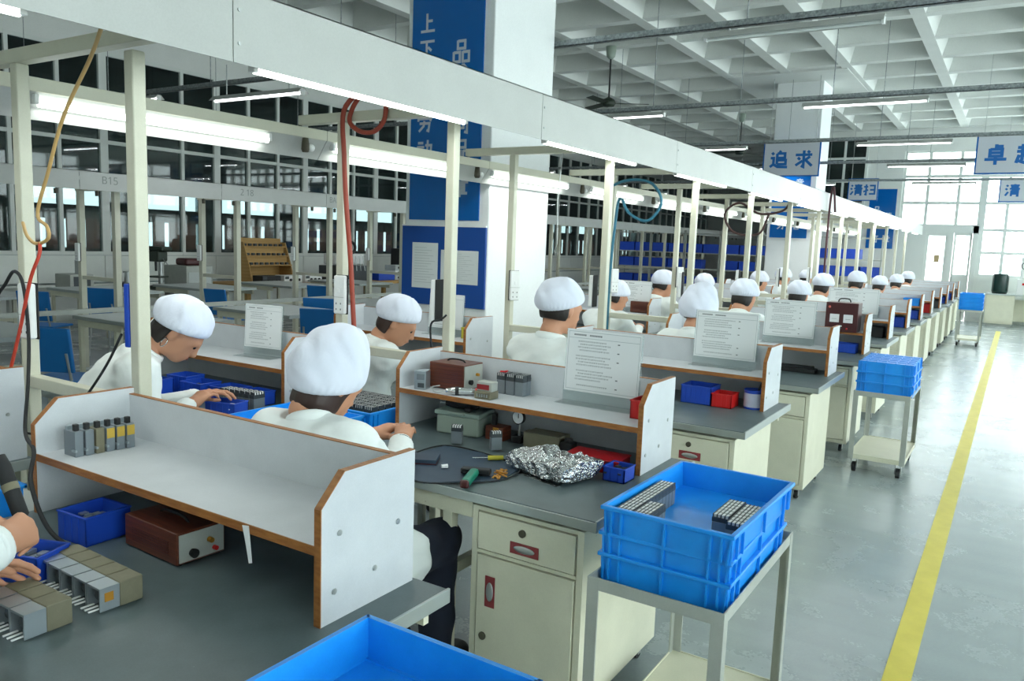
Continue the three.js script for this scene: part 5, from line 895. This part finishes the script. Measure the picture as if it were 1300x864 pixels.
  for (let k = 0; k < 3; k++) { const s = thing('small_meter', 'pale small meter in the stack of three beside the black instrument', 'meter', [-11.3, 0.68 + k * 0.105, -13.05], 0, 'stack of three small meters'); part('case', box(0.3, 0.1, 0.36, 0, 0.05, 0, 0.006), k % 2 ? MT.strip : MT.lamGrey, s); part('knob', cyl(0.02, 0.02, 0.016, 0.158, 0.05, 0.08, 12, 'x'), MT.black, s); }
}
// ---------------------------------------------------------------- blue bin shelving before the far wall
for (let k = 0; k < 7; k++) {
  const x0 = -9.6 + k * 0.98, z = -20.6;
  const t = thing('bin_shelf', 'grey steel shelving bay stacked with dark blue bins', 'shelving', [x0, 0, z], 0, 'steel shelving bays');
  for (const [px, pz] of [[0, 0], [0.94, 0], [0, -0.45], [0.94, -0.45]]) part('upright', span(px, px + 0.03, 0, 2.05, pz - 0.03, pz), MT.paintGrey, t);
  [0.2, 0.62, 1.04, 1.46, 1.98].forEach((y) => part('shelf', span(0, 0.97, y - 0.03, y, -0.45, 0), MT.paintGrey, t));
  for (const y of [0.62, 1.04, 1.46]) for (let c = 0; c < 2; c++) { if ((k * 7 + c * 3 + Math.round(y * 10)) % 11 === 5) continue; bin([x0 + 0.26 + c * 0.47, y, z - 0.2], 0.44, 0.36, y < 1 ? 0.2 : 0.24, MT.blueBin, 'large dark blue bin on the steel shelving', 'large blue bins on the shelving'); }
}
// ---------------------------------------------------------------- table and instruments by the far windows
{
  const t = thing('far_desk', 'cream desk under the daylight windows', 'desk', [-0.6, 0, -22.0]);
  part('desk_top', span(0, 1.9, 0.74, 0.77, -0.75, 0.02, 0.004), MT.lamGrey, t); part('pedestal', span(0.02, 0.6, 0.06, 0.74, -0.7, 0, 0.004), MT.cream, t); part('door', span(0.06, 0.56, 0.1, 0.6, 0.001, 0.01), MT.cream, t); part('modesty_panel', span(0.6, 1.85, 0.1, 0.62, -0.68, -0.66), MT.cream, t); part('leg', span(1.84, 1.88, 0, 0.74, -0.06, -0.02), MT.cream, t); part('plinth', span(0.04, 0.58, 0, 0.06, -0.66, -0.03), MT.paintGrey, t);
  const b = thing('water_bottle', 'large dark green bottle on a blue base on the cream desk', 'bottle', [-0.33, 0.77, -22.25]); part('bottle_body', lathe([[0, 0], [0.15, 0], [0.17, 0.06], [0.17, 0.42], [0.15, 0.47], [0, 0.47]]), plain(0x14312c, 0.25), b); part('base', cyl(0.14, 0.14, 0.06, 0, 0.02, 0, 24), MT.blueBin, b); part('cap', cyl(0.08, 0.06, 0.1, 0, 0.52, 0, 20), MT.glass, b);
  const m = thing('tester', 'white upright tester with a round dial on the cream desk', 'tester', [0.1, 0.77, -22.3]); part('lower_case', box(0.34, 0.36, 0.4, 0.08, 0.18, 0, 0.01), MT.strip, m); part('upper_case', box(0.3, 0.5, 0.36, 0.1, 0.63, 0, 0.01), MT.strip, m); part('dial', cyl(0.1, 0.1, 0.01, 0.06, 0.68, 0.183, 26, 'z'), MT.relayDark, m); part('dial_face', cyl(0.085, 0.085, 0.012, 0.06, 0.68, 0.184, 26, 'z'), MT.paper, m); part('red_display', box(0.1, 0.05, 0.004, 0.06, 0.25, 0.202), MT.redBin, m);
}
// ---------------------------------------------------------------- cords and hoses
const cord = (name, pts, r, mat, label, cat = 'cord', seg = 48) => solo(name, tube(pts, r, seg, 7), mat, label, cat);
cord('air_hose', [[-2.2, 2.16, -1.3], [-2.45, 2.1, -1.4], [-2.648, 1.94, -1.42], [-2.745, 1.779, -1.42], [-2.827, 1.622, -1.42], [-2.77, 1.59, -1.42], [-2.76, 1.555, -1.42], [-2.849, 1.531, -1.42], [-2.9, 1.554, -1.42], [-2.99, 1.6, -1.45]], 0.006, MT.yellowHose, 'thin tan hose hanging from the near hood in a curl', 'hose', 80);
cord('red_wire', [[-2.82, 1.535, -1.42], [-2.804, 1.5, -1.41], [-2.844, 1.421, -1.4], [-2.939, 1.222, -1.4], [-3.038, 1.04, -1.4], [-3.12, 0.93, -1.4], [-3.2, 0.76, -1.36]], 0.006, MT.redWire, 'red twisted wire slung across the nearest post', 'wire');
cord('power_cable', [[-3.25, 1.2, -1.45], [-3.2, 1.32, -1.45], [-3.116, 1.372, -1.44], [-3.0, 1.428, -1.42], [-2.93, 1.4, -1.41], [-2.879, 1.223, -1.4], [-2.812, 1.062, -1.36], [-2.72, 0.93, -1.3], [-2.3, 0.95, -1.12], [-2.22, 0.9, -1.07], [-2.1, 0.8, -1.05], [-1.98, 0.757, -1.06]], 0.006, MT.rubber, 'thick black cord from the near power strip down over the riser', 'cord', 100);
cord('thin_cable', [[-3.3, 0.75, -1.4], [-3.2, 0.8, -1.42], [-3.046, 0.834, -1.43], [-2.879, 0.853, -1.44], [-2.718, 0.935, -1.44], [-2.59, 1.05, -1.45], [-2.514, 1.152, -1.47], [-2.45, 1.25, -1.48]], 0.0045, MT.rubber, 'thin black cord looping from the nearest post over the riser');
cord('hanging_cable', [[-2.26, 1.24, -2.98], [-2.28, 1.22, -2.97], [-2.33, 1.2, -2.96], [-2.335, 1.12, -2.96], [-2.31, 1.0, -2.97], [-2.3, 0.95, -3.08], [-2.31, 0.8, -3.1]], 0.005, MT.rubber, 'black cord dangling from the plug on the second post');
cord('red_hose', [[-2.88, 2.3, -3.0], [-2.938, 2.22, -2.98], [-2.925, 2.0, -2.97], [-2.91, 1.79, -2.97], [-2.873, 1.472, -2.97], [-2.839, 1.089, -2.97], [-2.83, 0.9, -2.99], [-2.82, 0.72, -3.0]], 0.013, MT.redHose, 'dark red air hose hanging down along a post', 'hose', 60);
cord('hose_loop', [[-2.84, 2.3, -3.0], [-2.9, 2.23, -3.0], [-2.92, 2.17, -3.0], [-2.86, 2.12, -3.0], [-2.753, 2.112, -3.0], [-2.69, 2.16, -3.0], [-2.675, 2.25, -3.0], [-2.68, 2.32, -3.02]], 0.012, MT.redHose, 'loop of dark red hose at the top of a post', 'hose', 60);
cord('blue_hose', [[-2.95, 2.05, -6.0], [-2.75, 2.12, -6.0], [-2.55, 2.1, -6.02], [-2.45, 1.95, -6.02], [-2.55, 1.8, -6.0], [-2.72, 1.86, -6.0], [-2.8, 1.98, -6.0], [-2.84, 1.7, -6.0], [-2.86, 1.2, -6.0], [-2.87, 0.8, -6.02]], 0.012, plain(0x2e6f86, 0.5), 'teal coiled hose hanging behind the posts', 'hose', 90);
cord('dark_hose', [[-2.2, 2.2, -9.2], [-2.25, 2.05, -9.1], [-2.5, 2.0, -9.05], [-2.75, 2.12, -9.05], [-2.9, 2.0, -9.05], [-2.8, 1.8, -9.05], [-2.5, 1.78, -9.05], [-2.4, 2.0, -9.05]], 0.013, plain(0x4a3230, 0.6), 'dark hoses looped under the gantry', 'hose', 80);
cord('brown_cable', [[-2.0, 2.1, -10.6], [-2.03, 2.35, -10.6], [-2.05, 2.42, -10.62], [-2.07, 2.3, -10.64], [-2.08, 1.8, -10.65], [-2.08, 1.2, -10.66], [-2.08, 0.76, -10.66]], 0.014, plain(0x4d2a30, 0.55), 'dark cable draped over the gantry hood down to a bench', 'cable', 70);
cord('hook_wire', [[-2.54, 2.2, -4.55], [-2.54, 1.9, -4.5], [-2.535, 1.58, -4.5], [-2.55, 1.54, -4.5], [-2.53, 1.525, -4.5], [-2.515, 1.55, -4.5]], 0.003, MT.steel, 'thin wire hook hanging before the white column', 'hook');
cord('meter_lead', [[-1.28, 0.96, -7.18], [-1.3, 0.93, -7.1], [-1.33, 0.86, -7.05], [-1.38, 0.78, -7.05], [-1.4, 0.757, -7.08]], 0.005, MT.redWire, 'red lead hanging from the maroon meter box', 'lead');
{ // tool held by the hand at the nearest bench
  const t = thing('air_driver', 'black and steel air driver held upright in the bare hand', 'air tool', [-1.838, 0.99, -0.85], 0.3);
  part('barrel', lathe([[0, -0.09], [0.008, -0.09], [0.012, -0.06], [0.019, -0.05], [0.02, 0.09], [0.015, 0.12], [0, 0.12]], 18), MT.rubber, t); part('collar', cyl(0.0205, 0.0205, 0.02, 0, 0.03, 0, 18), MT.khaki, t); part('nozzle', cyl(0.005, 0.005, 0.05, 0, -0.11, 0, 10), MT.steel, t); t.rotation.set(0.05, 0, 0.55); t.scale.setScalar(0.85);
}
shade(scene);
renderer.render(scene, camera);
